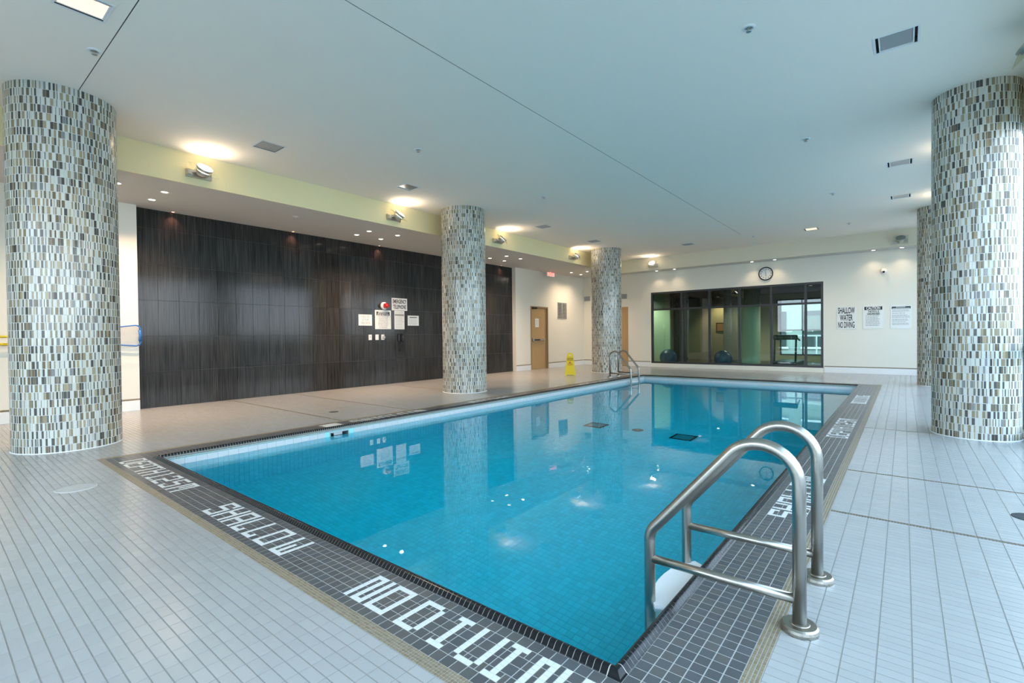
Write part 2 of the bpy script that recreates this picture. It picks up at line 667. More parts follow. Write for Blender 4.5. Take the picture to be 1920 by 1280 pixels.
STRIPS = [3.72, 4.91, 7.21, 11.24]
SW = 0.030
def seg(a, b, p=0.0465):
    n = max(1, int(round((b - a) / p)))
    return np.linspace(a, b, n + 1)
ybr = [YB, PY0, STRIPS[0] - SW / 2]
ysegs = [seg(YB, PY0), seg(PY0, STRIPS[0] - SW / 2)]
for i, s in enumerate(STRIPS):
    e = STRIPS[i + 1] - SW / 2 if i + 1 < len(STRIPS) else PY1
    ysegs.append(seg(s + SW / 2, e))
ysegs.append(seg(PY1, YF))
xsegs = [seg(XP, PX0, 0.0955), seg(PX0, PX1, 0.0955), seg(PX1, XR + 0.1, 0.0955)]
G = 0.0028
rects = []
for ys in ysegs:
    for xi, xs in enumerate(xsegs):
        if xi == 1 and ys[0] > PY0 - 0.01 and ys[-1] < PY1 + 0.01:
            continue
        A, B = np.meshgrid(np.arange(len(xs) - 1), np.arange(len(ys) - 1))
        A, B = A.ravel(), B.ravel()
        rects.append(np.stack([xs[A] + G / 2, xs[A + 1] - G / 2, ys[B] + G / 2, ys[B + 1] - G / 2], 1))
rects = np.concatenate(rects)
cen = np.stack([(rects[:, 0] + rects[:, 1]) / 2, (rects[:, 2] + rects[:, 3]) / 2, np.zeros(len(rects))], 1)
ok, dist = seen(cen)
order = np.argsort(np.where(ok, dist, 1e9))[:300]
shade = RNG.uniform(0.96, 1.03, len(rects))
WT = np.array([0.395, 0.39, 0.375])
keep = np.ones(len(rects), bool)
keep[order] = False
link('tile_field', tiles_mesh('tile_field', rects[keep], 0.006, 0.0010, (0, 0, -0.006), (1, 0, 0), (0, 1, 0), (0, 0, 1), M['white_tile'], WT * shade[keep, None]),
     floor, kind='stuff')
tm = [one_tile_mesh('floor_tile', 0.0955 - G, 0.0465 - G, 0.006, 0.0010, M['white_tile'], WT * s) for s in (0.97, 0.985, 1.0, 1.015)]
for i in order:
    o = link('tile', tm[int(RNG.integers(4))], floor)
    o.location = (cen[i, 0], cen[i, 1], -0.006)
    o.scale = ((rects[i, 1] - rects[i, 0]) / (0.0955 - G), (rects[i, 3] - rects[i, 2]) / (0.0465 - G), 1)

# thin tan mosaic bands across the deck
tan_pal = 1.05 * np.array([[0.24, 0.185, 0.115], [0.27, 0.21, 0.13], [0.22, 0.168, 0.10], [0.26, 0.20, 0.125]])
def mosaic_rects(x0, x1, y0, y1, nx, ny, g):
    xs, ys = np.linspace(x0, x1, nx + 1), np.linspace(y0, y1, ny + 1)
    A, B = np.meshgrid(np.arange(nx), np.arange(ny))
    A, B = A.ravel(), B.ravel()
    return np.stack([xs[A] + g / 2, xs[A + 1] - g / 2, ys[B] + g / 2, ys[B + 1] - g / 2], 1)
for k, y in enumerate(STRIPS):
    st = struct('trim_%d' % (k + 3), (0, y, 0))
    rr = []
    for (a, b) in ((XP, PX0), (PX1, XR + 0.1)):
        rr.append(mosaic_rects(a, b, y - SW / 2, y + SW / 2, int((b - a) / 0.0145), 2, 0.0022))
    rr = np.concatenate(rr)
    link('mosaic_band', tiles_mesh('mosaic_band', rr, 0.0065, 0.0008, (0, 0, -0.006), (1, 0, 0), (0, 1, 0), (0, 0, 1), M['tan_mosaic'],
                                   tan_pal[RNG.integers(0, 4, len(rr))] * 0.6), st, kind='stuff')

# ------------------------------------------------------------------ pool border: charcoal tiles, white letters, tan edging
border = struct('trim_1')
mb = MB()
hole = [(NX0, NX1, NY0, NY1)]
holed(mb, (PX0, PX1), (PY0, PY1), hole, lambda u, v: (u, v, -0.0010))
mb.build('grout_bed', M['border_grout'], border)

FONT = {
    'A': ['11111', '10001', '10001', '10001', '11111', '10001', '10001', '10001'],
    'D': ['11110', '10001', '10001', '10001', '10001', '10001', '10001', '11110'],
    'E': ['11111', '10000', '10000', '11110', '10000', '10000', '10000', '11111'],
    'G': ['11111', '10000', '10000', '10000', '10111', '10001', '10001', '11111'],
    'H': ['10001', '10001', '10001', '11111', '10001', '10001', '10001', '10001'],
    'I': ['111', '010', '010', '010', '010', '010', '010', '111'],
    'L': ['1000', '1000', '1000', '1000', '1000', '1000', '1001', '1111'],
    'M': ['11111', '10101', '10101', '10101', '10101', '10001', '10001', '10001'],
    'N': ['11101', '10101', '10101', '10101', '10101', '10101', '10101', '10111'],
    'O': ['11111', '10001', '10001', '10001', '10001', '10001', '10001', '11111'],
    'P': ['11111', '10001', '10001', '10001', '11111', '10000', '10000', '10000'],
    'S': ['11111', '10001', '10000', '11111', '00001', '00001', '10001', '11111'],
    'T': ['11111', '00100', '00100', '00100', '00100', '00100', '00100', '00100'],
    'V': ['10001', '10001', '10001', '10001', '10001', '10001', '10001', '01110'],
    'W': ['10001', '10001', '10001', '10101', '10101', '10101', '10101', '11111'],
    '1': ['110', '010', '010', '010', '010', '010', '010', '111'],
    '2': ['11111', '10001', '00001', '00001', '11111', '10000', '10000', '11111'],
    '5': ['11111', '10000', '10000', '11111', '00001', '00001', '10001', '11111'],
    '.': ['0', '0', '0', '0', '0', '0', '0', '1'],
}
# every border side is a strip: along-axis a (reading direction), across-axis c (0 at the coping, 12 units wide)
UNIT = WD / 12
sides = {
    'near': dict(O=(NX0 - WD, NY0), A=(1, 0), C=(0, -1), L=(NX1 - NX0) + 2 * WD, words=[('DEPTH 1.2|5|M', 0.25), ('SHAL|L|O||W', 2.32), ('NO D||I|VI|N|G', 4.005)]),
    'far': dict(O=(NX0 - WD, NY1), A=(1, 0), C=(0, 1), L=(NX1 - NX0) + 2 * WD, words=[]),
    'right': dict(O=(NX1, NY0), A=(0, 1), C=(1, 0), L=NY1 - NY0, words=[('SHAL|L|O||W', 1.93), ('DEPTH 1.2|5|M', 4.90), ('NO D||I|VI|N|G', 8.10)]),
    'left': dict(O=(NX0, NY1), A=(0, -1), C=(-1, 0), L=NY1 - NY0, words=[('DEPTH 1.2|5|M', 1.75), ('SHAL|L|O||W', 5.65), ('NO D||I|VI|N|G', 7.78), ('@', 9.24)]),
}
dark_rects, dark_big = [], []
for nm, S in sides.items():
    n = int(round(S['L'] / (2 * UNIT)))
    au = S['L'] / (2 * n)                       # unit along
    white = np.zeros((2 * n, 12), bool)
    words = []
    for w, start in S['words']:
        i = int(round(start / au))
        if w == '@':
            words.append(('@', i))
            white[i:i + 10, 1:11] = True
            continue
        for chh in w:
            if chh == ' ':
                i += 2
                continue
            if chh == '|':
                i += 1
                continue
            g = FONT[chh]
            cells = [(i + x, 2 + y) for y in range(8) for x in range(len(g[0])) if g[y][x] == '1' and i + x < 2 * n]
            for (a, c) in cells:
                white[a, c] = True
            words.append((chh, cells))
            i += len(g[0]) + 1
    O, A, C = np.array(S['O']), np.array(S['A']), np.array(S['C'])
    def rect(a0, a1, c0, c1, g=0.0030):
        p = O + A * (a0 * au) + C * (c0 * UNIT)
        q = O + A * (a1 * au) + C * (c1 * UNIT)
        return [min(p[0], q[0]) + g / 2, max(p[0], q[0]) - g / 2, min(p[1], q[1]) + g / 2, max(p[1], q[1]) - g / 2]
    for ia in range(n):
        for ic in range(6):
            blk = white[2 * ia:2 * ia + 2, 2 * ic:2 * ic + 2]
            if not blk.any():
                dark_big.append(rect(2 * ia, 2 * ia + 2, 2 * ic, 2 * ic + 2))
            elif not blk.all():
                # cut tiles beside the letter strokes, joined along the reading direction where possible
                for x in (0, 1):
                    if not blk[x].any():
                        dark_rects.append(rect(2 * ia + x, 2 * ia + x + 1, 2 * ic, 2 * ic + 2))
                    else:
                        for y in (0, 1):
                            if not blk[x, y]:
                                dark_rects.append(rect(2 * ia + x, 2 * ia + x + 1, 2 * ic + y, 2 * ic + y + 1))
    for chh, cells in words:
        if chh == '@':
            i = cells
            c0 = O + A * ((i + 5) * au) + C * (6 * UNIT)
            mbd = MB()
            mbd.lathe([(0.118, -0.004), (0.118, 0.0006), (0.085, 0.0006), (0.085, -0.004)], 32, Matrix.Translation((c0[0], c0[1], 0)), cap=False)
            mbd.box(-0.1, 0.1, -0.014, 0.014, -0.004, 0.0006, Matrix.Translation((c0[0], c0[1], 0)) @ Matrix.Rotation(radians(45), 4, 'Z'))
            mbd.build('letter', M['letter_tile'], border)
            mbd = MB()
            mbd.lathe([(0.005, -0.0045), (0.084, -0.0045), (0.084, -0.0005), (0.005, -0.0005)], 32, Matrix.Translation((c0[0], c0[1], 0)))
            mbd.build('roundel_field', M['letter_tile'], border)
            continue
        rr = np.array([rect(a, a + 1, c, c + 1, 0.0014) for a, c in cells])
        link('letter', tiles_mesh('letter', rr, 0.005, 0.0005, (0, 0, -0.0045), (1, 0, 0), (0, 1, 0), (0, 0, 1), M['letter_tile']), border)
dark_big = np.array(dark_big)
dk_pal = 1.05 * np.array([[0.085, 0.085, 0.085], [0.093, 0.093, 0.091], [0.08, 0.081, 0.083], [0.10, 0.096, 0.09], [0.088, 0.09, 0.094]])
cen = np.stack([(dark_big[:, 0] + dark_big[:, 1]) / 2, (dark_big[:, 2] + dark_big[:, 3]) / 2, np.zeros(len(dark_big))], 1)
ok, dist = seen(cen)
order = np.argsort(np.where(ok, dist, 1e9))[:300]
keep = np.ones(len(dark_big), bool)
keep[order] = False
allr = np.concatenate([dark_big[keep], np.array(dark_rects)])
link('tile_field', tiles_mesh('tile_field', allr, 0.0045, 0.0008, (0, 0, -0.0045), (1, 0, 0), (0, 1, 0), (0, 0, 1), M['dark_tile'], dk_pal[RNG.integers(0, 5, len(allr))]),
     border, kind='stuff')
tm = [one_tile_mesh('border_tile', 2 * UNIT - 0.0030, 2 * UNIT - 0.0030, 0.0045, 0.0008, M['dark_tile'], c) for c in dk_pal]
for i in order:
    o = link('tile', tm[int(RNG.integers(5))], border)
    o.location = (cen[i, 0], cen[i, 1], -0.0045)
rr = []
p = WB / 4
for (a, b, c, d) in ((PX0, PX1, PY0, PY0 + WB), (PX0, PX1, PY1 - WB, PY1), (PX0, PX0 + WB, PY0 + WB, PY1 - WB), (PX1 - WB, PX1, PY0 + WB, PY1 - WB)):
    rr.append(mosaic_rects(a, b, c, d, int(round((b - a) / p)), int(round((d - c) / p)), 0.0026))
rr = np.concatenate(rr)
link('tan_edging', tiles_mesh('tan_edging', rr, 0.0055, 0.0006, (0, 0, -0.0045), (1, 0, 0), (0, 1, 0), (0, 0, 1), M['tan_mosaic'],
                              tan_pal[RNG.integers(0, 4, len(rr))]), border, kind='stuff', label='tan mosaic edging four rows wide')

# ------------------------------------------------------------------ coping: black bullnose pieces
coping = struct('trim_2')
prof = [(0.0, -0.012), (0.0, 0.001), (0.006, 0.004), (0.014, 0.013), (0.022, 0.0205), (0.030, 0.0225), (0.038, 0.0205), (0.045, 0.014), (0.0495, 0.004), (0.0505, -0.004), (0.044, -0.008)]
def bull_mesh(name, w, m, shrink=0.0):
    mbb = MB()
    mbb.smooth = True
    n = len(prof)
    pr = [(u, z - (shrink if i > 0 else 0)) for i, (u, z) in enumerate(prof)]
    vs = [(-w / 2, u, z) for u, z in pr] + [(w / 2, u, z) for u, z in pr]
    fs = [(i, i + 1, n + i + 1, n + i) for i in range(n - 1)]
    mbb.add(vs, fs)
    mbb.smooth = False
    mbb.add(vs, [tuple(range(n)), tuple(range(n, 2 * n))[::-1]])
    return mbb.mesh(name, m)
bm_piece = bull_mesh('bullnose_tile', 0.0272 - 0.0022, M['black_bull'])
pieces = []
for (x0, y0, dx, dy, nx, ny, L) in ((NX0, NY0, 1, 0, 0, 1, NX1 - NX0), (NX0, NY1, 1, 0, 0, -1, NX1 - NX0), (NX0, NY0, 0, 1, 1, 0, NY1 - NY0), (NX1, NY0, 0, 1, -1, 0, NY1 - NY0)):
    n = int(round(L / 0.0272))
    p = L / n
    for k in range(n):
        t = (k + 0.5) * p
        if t < 0.05 or t > L - 0.05:
            continue
        pieces.append((x0 + dx * t, y0 + dy * t, math.atan2(-nx, ny)))
P = np.array(pieces)
ok, dist = seen(np.c_[P[:, :2], np.zeros(len(P))])
order = np.argsort(np.where(ok, dist, 1e9))
for i in order[:300]:
    o = link('bullnose_tile', bm_piece, coping)
    o.location = (P[i, 0], P[i, 1], 0)
    o.rotation_euler = (0, 0, P[i, 2])
mb = MB()
mb.smooth = True
base_v = [v.co.copy() for v in bm_piece.vertices]
base_f = [list(p.vertices) for p in bm_piece.polygons]
for i in order[300:]:
    T = Matrix.Translation((P[i, 0], P[i, 1], 0)) @ Matrix.Rotation(P[i, 2], 4, 'Z')
    mb.add([T @ v for v in base_v], base_f)
mb.build('bullnose_run', M['black_bull'], coping, kind='stuff')
# mitred corner pieces
mb = MB()
for (cx, cy, sx_, sy_) in ((NX0, NY0, 1, 1), (NX1, NY0, -1, 1), (NX0, NY1, 1, -1), (NX1, NY1, -1, -1)):
    for (u, z), (u2, z2) in zip(prof, prof[1:]):
        mb.add([(cx + sx_ * u, cy + sy_ * u, z), (cx + sx_ * u2, cy + sy_ * u2, z2), (cx + sx_ * 0.051, cy + sy_ * u2, z2), (cx + sx_ * 0.051, cy + sy_ * u, z)], [(0, 1, 2, 3)])
        mb.add([(cx + sx_ * u, cy + sy_ * u, z), (cx + sx_ * u2, cy + sy_ * u2, z2), (cx + sx_ * u2, cy + sy_ * 0.051, z2), (cx + sx_ * u, cy + sy_ * 0.051, z)], [(0, 1, 2, 3)])
mb.build('corner_tile', M['black_bull'], coping)
mb = MB()
mb.smooth = True
pr = [(u if 0 < i < len(prof) - 1 else u, z - 0.0012) for i, (u, z) in enumerate(prof)]
for (x0, y0, x1, y1, nx, ny) in ((NX0, NY0, NX1, NY0, 0, 1), (NX0, NY1, NX1, NY1, 0, -1), (NX0, NY0, NX0, NY1, 1, 0), (NX1, NY0, NX1, NY1, -1, 0)):
    for (u, z), (u2, z2) in zip(pr, pr[1:]):
        tx, ty = (1, 0) if ny else (0, 1)
        L = (x1 - x0) + (y1 - y0)
        def q(t, uu, zz):
            return (x0 + tx * t + nx * uu, y0 + ty * t + ny * uu, zz)
        mb.add([q(u, u, z), q(L - u, u, z), q(L - u2, u2, z2), q(u2, u2, z2)], [(0, 1, 2, 3)])
mb.build('grout_bed', M['bull_grout'], coping)

# ------------------------------------------------------------------ pool basin and water
basin = struct('pool_basin')
mb = MB()
mb.add([(WX0, WY0, BOTTOM - 0.004), (WX1, WY0, BOTTOM - 0.004), (WX1, WY1, BOTTOM - 0.004), (WX0, WY1, BOTTOM - 0.004)], [(0, 1, 2, 3)])
SK = (3.30, 3.55, -0.155, -0.058)       # skimmer mouth in the left wall
for (x0, y0, x1, y1) in ((WX0, WY0, WX1, WY0), (WX1, WY0, WX1, WY1), (WX1, WY1, WX0, WY1)):
    mb.add([(x0, y0, BOTTOM - 0.01), (x1, y1, BOTTOM - 0.01), (x1, y1, -0.02), (x0, y0, -0.02)], [(0, 1, 2, 3)])
holed(mb, (WY0, WY1), (BOTTOM - 0.01, -0.02), [SK], lambda u, v: (WX0, u, v))
mb.build('pool_shell', M['pool_grout'], basin)
PT = np.array([0.30, 0.86, 0.94])
walls = [((WX0, WY0), (1, 0), (0, 1), WX1 - WX0), ((WX0, WY1), (1, 0), (0, -1), WX1 - WX0), ((WX0, WY0), (0, 1), (1, 0), WY1 - WY0), ((WX1, WY0), (0, 1), (-1, 0), WY1 - WY0)]
rr = mosaic_rects(WX0, WX1, WY0, WY1, int(round((WX1 - WX0) / 0.0508)), int(round((WY1 - WY0) / 0.0508)), 0.003)
link('pool_floor_tiles', tiles_mesh('pool_floor_tiles', rr, 0.004, 0.0008, (0, 0, BOTTOM - 0.004), (1, 0, 0), (0, 1, 0), (0, 0, 1), M['pool_tile'],
                                    PT * RNG.uniform(0.93, 1.05, (len(rr), 1))), basin, kind='stuff')
for wi, (o2, a2, n2, L) in enumerate(walls):
    U, V, N = (a2[0], a2[1], 0), (0, 0, 1), (n2[0], n2[1], 0)
    O = (o2[0], o2[1], 0)
    cut = lambda r: np.array([q for q in r if not (wi == 2 and q[1] > SK[0] - WY0 and q[0] < SK[1] - WY0 and q[3] > SK[2] and q[2] < SK[3])])
    rr = mosaic_rects(0, L, BOTTOM, -0.105, int(round(L / 0.0508)), 24, 0.004)
    link('pool_wall_tiles', tiles_mesh('pool_wall_tiles', rr, 0.004, 0.0008, O, U, V, N, M['pool_tile'], PT * RNG.uniform(0.93, 1.05, (len(rr), 1))), basin, kind='stuff')
    rr = cut(mosaic_rects(0, L, -0.105, -0.042, int(round(L / 0.1016)), 1, 0.0016))
    link('white_band', tiles_mesh('white_band', rr, 0.004, 0.0004, O, U, V, N, M['pool_white']), basin, kind='stuff')
    rr = mosaic_rects(0, L, -0.042, -0.004, int(round(L / 0.0127)), 3, 0.0026)
    cc = np.array([0.36, 0.355, 0.31]) * RNG.uniform(0.85, 1.15, (len(rr), 1))
    link('waterline_mosaic', tiles_mesh('waterline_mosaic', rr, 0.004, 0.0006, O, U, V, N, M['pool_mosaic'], cc), basin, kind='stuff')

mb = MB()
e = 0.012
mb.box(WX0 - e, WX1 + e, WY0 - e, WY1 + e, BOTTOM - 0.05, WATER)
wtr = mb.build('pool_water', M['water'], None, kind='structure', label='still turquoise water filling the rectangular pool')

# ------------------------------------------------------------------ ceiling with square fixture openings and control joints
FIX = [(-4.95, 0.88, 'on'), (-0.055, 5.57, 'off'), (-0.055, 9.63, 'off'), (-0.055, 12.02, 'off'), (-1.82, 14.29, 'on'),
       (-6.72, 3.10, 'vent'), (-6.72, 5.49, 'off'), (-6.72, 9.56, 'vent'), (-6.72, 11.99, 'vent'), (-4.9, 14.25, 'vent')]
HF = 0.15
JW = 0.007
ceiling = struct('ceiling')
holes = [(x - HF, x + HF, y - HF, y + HF) for x, y, s in FIX]
JX, JY, JE = -3.355, 1.14, 13.77
holes += [(JX - JW / 2, JX + JW / 2, JY, JE), (-7.0, JX + JW / 2, JY - JW / 2, JY + JW / 2)]
mb = MB()
holed(mb, (XP - 0.1, XR + 0.3), (YB - 0.3, YF + 0.1), holes, lambda u, v: (u, v, CEIL))
mb.build('ceiling_board', M['ceiling'], ceiling)
mb = MB()
mb.box(XP - 0.1, XR + 0.3, YB - 0.3, YF + 0.1, CEIL + 0.075, CEIL + 0.2)
mb.build('slab', M['joint'], ceiling)
mb = MB()
mb.box(JX - 0.02, JX + 0.02, JY - 0.02, JE + 0.02, CEIL + 0.008, CEIL + 0.012)
mb.box(-7.0, JX + 0.02, JY - 0.02, JY + 0.02, CEIL + 0.008, CEIL + 0.012)
mb.build('joint_backing', M['joint'], ceiling)

# bulkheads round three sides
def bulkhead(face, soffit, paint='bulk'):
    b = struct('bulkhead')
    m1 = MB()
    face(m1)
    m1.build('bulkhead_face', M[paint], b)
    m2 = MB()
    soffit(m2)
    m2.build('soffit', M['soffit'], b)
    return b
bulkhead(lambda m: m.box(BX - 0.02, BX, YB, BY + 0.02, SOF - 0.001, CEIL),
         lambda m: m.box(XP, BX - 0.02, YB, YF, SOF, SOF + 0.02))
bulkhead(lambda m: m.box(BX, XR + 0.2, BY, BY + 0.02, SOF - 0.001, CEIL),
         lambda m: m.box(BX - 0.02, XR + 0.2, BY + 0.02, YF, SOF, SOF + 0.02), 'bulk_cream')
bulkhead(lambda m: m.box(XR, XR + 0.02, YB, BY, SOF - 0.001, CEIL),
         lambda m: m.box(XR + 0.02, XR + 0.2, YB, BY, SOF, SOF + 0.02))

# ------------------------------------------------------------------ left wall, recessed dark tiled wall
PY_A, PY_B = 2.32, 12.15
wl = struct('wall_left')
mb = MB()
D1 = (12.93, 13.94, 0.0, 2.12)
mb.box(XP - 0.1, XL, YB, PY_A, 0, SOF)
mb.box(XP - 0.1, XL, PY_B, D1[0], 0, SOF)
mb.box(XP - 0.1, XL, D1[1], YF + 0.1, 0, SOF)
mb.box(XP - 0.1, XL, D1[0], D1[1], D1[3], SOF)
mb.box(XP - 0.3, XP - 0.1, YB, YF + 0.1, 0, CEIL)
mb.build('wall_face', M['cream'], wl)

wf = struct('wall_feature')
mb = MB()
mb.box(XP - 0.08, XP, PY_A, PY_B, 0, SOF)
mb.build('grout_bed', M['panel_grout'], wf)
ncol = 32
pw = (PY_B - PY_A) / ncol
zs = [0.0, 0.6, 1.2, 1.8, 2.4, 3.0, SOF]
protos = {}
for r in range(6):
    h = zs[r + 1] - zs[r]
    me = tiles_mesh('panel_tile', [[-pw / 2 + 0.0012, pw / 2 - 0.0012, 0.0012, h - 0.0012]], 0.009, 0.0014, (0, 0, 0), (0, 1, 0), (0, 0, 1), (1, 0, 0), M['feature'])
    for c in range(ncol):
        o = link('tile', me, wf)
        o.location = (XP + random.uniform(-0.0008, 0.0004), PY_A + (c + 0.5) * pw, zs[r])

# far wall with the gym window and a door
WN1 = (-6.94, -1.80, 0.13, 2.605)
D2 = (-8.72, -7.81, 0.0, 2.15)
wfar = struct('wall_far')
mb = MB()
def slab_y(mb, x0, x1, z0, z1):
    mb.box(x0, x1, YF, YF + 0.12, z0, z1)
slab_y(mb, XP - 0.1, D2[0], 0, SOF + 0.02)
slab_y(mb, D2[0], D2[1], D2[3], SOF + 0.02)
slab_y(mb, D2[1], WN1[0], 0, SOF + 0.02)
slab_y(mb, WN1[0], WN1[1], 0, WN1[2])
slab_y(mb, WN1[0], WN1[1], WN1[3], SOF + 0.02)
slab_y(mb, WN1[1], XR + 0.2, 0, SOF + 0.02)
mb.build('wall_face', M['cream'], wfar)

# baseboards: white cove tile with a tan mosaic strip above
def baseboard(name, runs, axis):
    b = struct(name)
    m1 = MB()
    rr = []
    for (a, c) in runs:
        if axis == 'y':
            m1.bbox(XL, XL + 0.012, a, c, 0, 0.165, 0.003)
            rr.append(mosaic_rects(a, c, 0.165, 0.193, int((c - a) / 0.014), 2, 0.002))
        else:
            m1.bbox(a, c, YF - 0.012, YF, 0, 0.165, 0.003)
            rr.append(mosaic_rects(a, c, 0.165, 0.193, int((c - a) / 0.014), 2, 0.002))
    m1.build('base_tile', M['base_white'], b)
    rr = np.concatenate(rr)
    cc = tan_pal[RNG.integers(0, 4, len(rr))]
    if axis == 'y':
        me = tiles_mesh('mosaic_strip', rr, 0.009, 0.0006, (XL, 0, 0), (0, 1, 0), (0, 0, 1), (1, 0, 0), M['tan_mosaic'], cc)
    else:
        me = tiles_mesh('mosaic_strip', rr, 0.009, 0.0006, (0, YF, 0), (1, 0, 0), (0, 0, 1), (0, -1, 0), M['tan_mosaic'], cc)
    link('mosaic_strip', me, b, kind='stuff')
baseboard('baseboard_left', [(YB, PY_A), (PY_B, D1[0]), (D1[1], YF - 0.012)], 'y')
baseboard('baseboard_far', [(XL + 0.012, D2[0]), (D2[1], WN1[0] - 0.02), (WN1[1] + 0.02, XR)], 'x')

# ------------------------------------------------------------------ windows
def window(name, x0, x1, z0, z1, muls, trans, place, pane_mat, fw=0.05, fd=0.09, top_mat=None):
    """frame, mullions, transoms and panes; place(u, w, z) maps along / through / up to the world"""
    w = struct(name)
    def bx(nm, a, b, c, d, m, dep=fd):
        q = MB()
        vs = [place(u, t, z) for z in (c, d) for t in (-dep / 2, dep / 2) for u in (a, b)]
        q.add(vs, [(0, 1, 3, 2), (4, 6, 7, 5), (0, 4, 5, 1), (2, 3, 7, 6), (0, 2, 6, 4), (1, 5, 7, 3)])
        return q.build(nm, m, w)
    bx('frame_sill', x0, x1, z0, z0 + fw, M['frame_dark'])
    bx('frame_head', x0, x1, z1 - fw, z1, M['frame_dark'])
    bx('frame_jamb', x0, x0 + fw, z0 + fw, z1 - fw, M['frame_dark'])
    bx('frame_jamb', x1 - fw, x1, z0 + fw, z1 - fw, M['frame_dark'])
    us = [x0 + fw / 2] + list(muls) + [x1 - fw / 2]
    for u in muls:
        bx('mullion', u - fw / 2, u + fw / 2, z0 + fw, z1 - fw, M['frame_dark'])
    zz = [z0 + fw / 2] + list(trans) + [z1 - fw / 2]
    for a, b in zip(us, us[1:]):
        for t in trans:
            bx('transom', a + fw / 2, b - fw / 2, t - fw / 2, t + fw / 2, M['frame_dark'], fd * 0.98)
        for c, d in zip(zz, zz[1:]):
            q = MB()
            e = 0.006
            q.add([place(a + fw / 2 - e, 0, c + fw / 2 - e), place(b - fw / 2 + e, 0, c + fw / 2 - e), place(b - fw / 2 + e, 0, d - fw / 2 + e), place(a + fw / 2 - e, 0, d - fw / 2 + e)], [(0, 1, 2, 3)])
            q.build('pane', top_mat if top_mat and d > zz[-2] + 0.01 else pane_mat, w)
    return w
window('window_1', WN1[0], WN1[1], WN1[2], WN1[3], [-5.872, -4.958, -4.044, -3.142, -2.24], [2.0], lambda u, t, z: (u, YF + 0.045 + t, z), M['pane_green'], 0.06, top_mat=M['pane_dark'])
window('window_2', YB + 0.2, BY, 0.06, SOF, [YB + 0.2 + (BY - YB - 0.2) * k / 12 for k in range(1, 12)], [0.95], lambda u, t, z: (XR + 0.07 + t, u, z), M['pane'], 0.06)
window('window_3', -6.6, 0.7, 0.06, SOF, [-6.6 + 7.3 * k / 5 for k in range(1, 5)], [0.95], lambda u, t, z: (u, YB - 0.06 + t, z), M['pane'], 0.06)
wb = struct('wall_back')
mb = MB()
mb.box(XP, -6.6, YB - 0.12, YB, 0, CEIL)
mb.box(0.7, XR + 0.2, YB - 0.12, YB, 0, CEIL)
mb.box(-6.6, 0.7, YB - 0.12, YB, SOF, CEIL)
mb.box(-6.6, 0.7, YB - 0.12, YB, -0.05, 0.06)
mb.build('wall_face', M['cream'], wb)
wr = struct('wall_right')
mb = MB()
mb.box(XR, XR + 0.14, YB - 0.12, BY, -0.05, 0.06)
mb.box(XR, XR + 0.14, YB - 0.12, YB + 0.2, 0.06, SOF)
mb.box(XR, XR + 0.14, BY, YF + 0.1, 0.06, SOF)
mb.build('wall_face', M['cream'], wr)

# ------------------------------------------------------------------ doors
d1 = struct('door_1', (XL, 13.43, 0))
mb = MB()
mb.box(XL - 0.10, XL + 0.015, D1[0], D1[0] + 0.05, 0, D1[3])
mb.box(XL - 0.10, XL + 0.015, D1[1] - 0.05, D1[1], 0, D1[3])
mb.box(XL - 0.10, XL + 0.015, D1[0] + 0.05, D1[1] - 0.05, D1[3] - 0.05, D1[3])
mb.build('door_frame', M['brown_door'], d1)
mb = MB()
mb.bbox(XL - 0.055, XL - 0.012, D1[0] + 0.054, D1[1] - 0.17, 0.008, D1[3] - 0.054, 0.003)
mb.build('door_leaf', M['tan_door'], d1)
mb = MB()
mb.box(XL - 0.05, XL - 0.02, D1[1] - 0.165, D1[1] - 0.05, 0.0, D1[3] - 0.05)
mb.build('door_post', M['brown_door'], d1)
mb = MB()
mb.bbox(XL + 0.0, XL + 0.045, D1[0] + 0.11, D1[1] - 0.22, 0.965, 1.03, 0.006)
mb.bbox(XL - 0.012, XL + 0.055, D1[0] + 0.075, D1[0] + 0.16, 0.95, 1.045, 0.006)
bar = mb.build('push_bar', M['satin'], d1)
mb = MB()
mb.box(XL + 0.045, XL + 0.051, D1[0] + 0.17, D1[0] + 0.47, 0.975, 1.02)
mb.build('push_pad', M['black'], bar)
mb = MB()
mb.bbox(XL - 0.012, XL + 0.05, D1[0] + 0.08, D1[0] + 0.32, 2.035, 2.09, 0.005)
mb.build('door_closer', M['black'], d1)

d2 = struct('door_2', (-8.25, YF, 0))
mb = MB()
mb.box(D2[0], D2[0] + 0.05, YF - 0.012, YF + 0.1, 0, D2[3])
mb.box(D2[1] - 0.05, D2[1], YF - 0.012, YF + 0.1, 0, D2[3])
mb.box(D2[0] + 0.05, D2[1] - 0.05, YF - 0.012, YF + 0.1, D2[3] - 0.05, D2[3])
mb.build('door_frame', M['tan_door'], d2)
mb = MB()
mb.bbox(D2[0] + 0.054, D2[1] - 0.054, YF + 0.012, YF + 0.055, 0.008, D2[3] - 0.054, 0.003)
mb.build('door_leaf', M['tan_door'], d2)

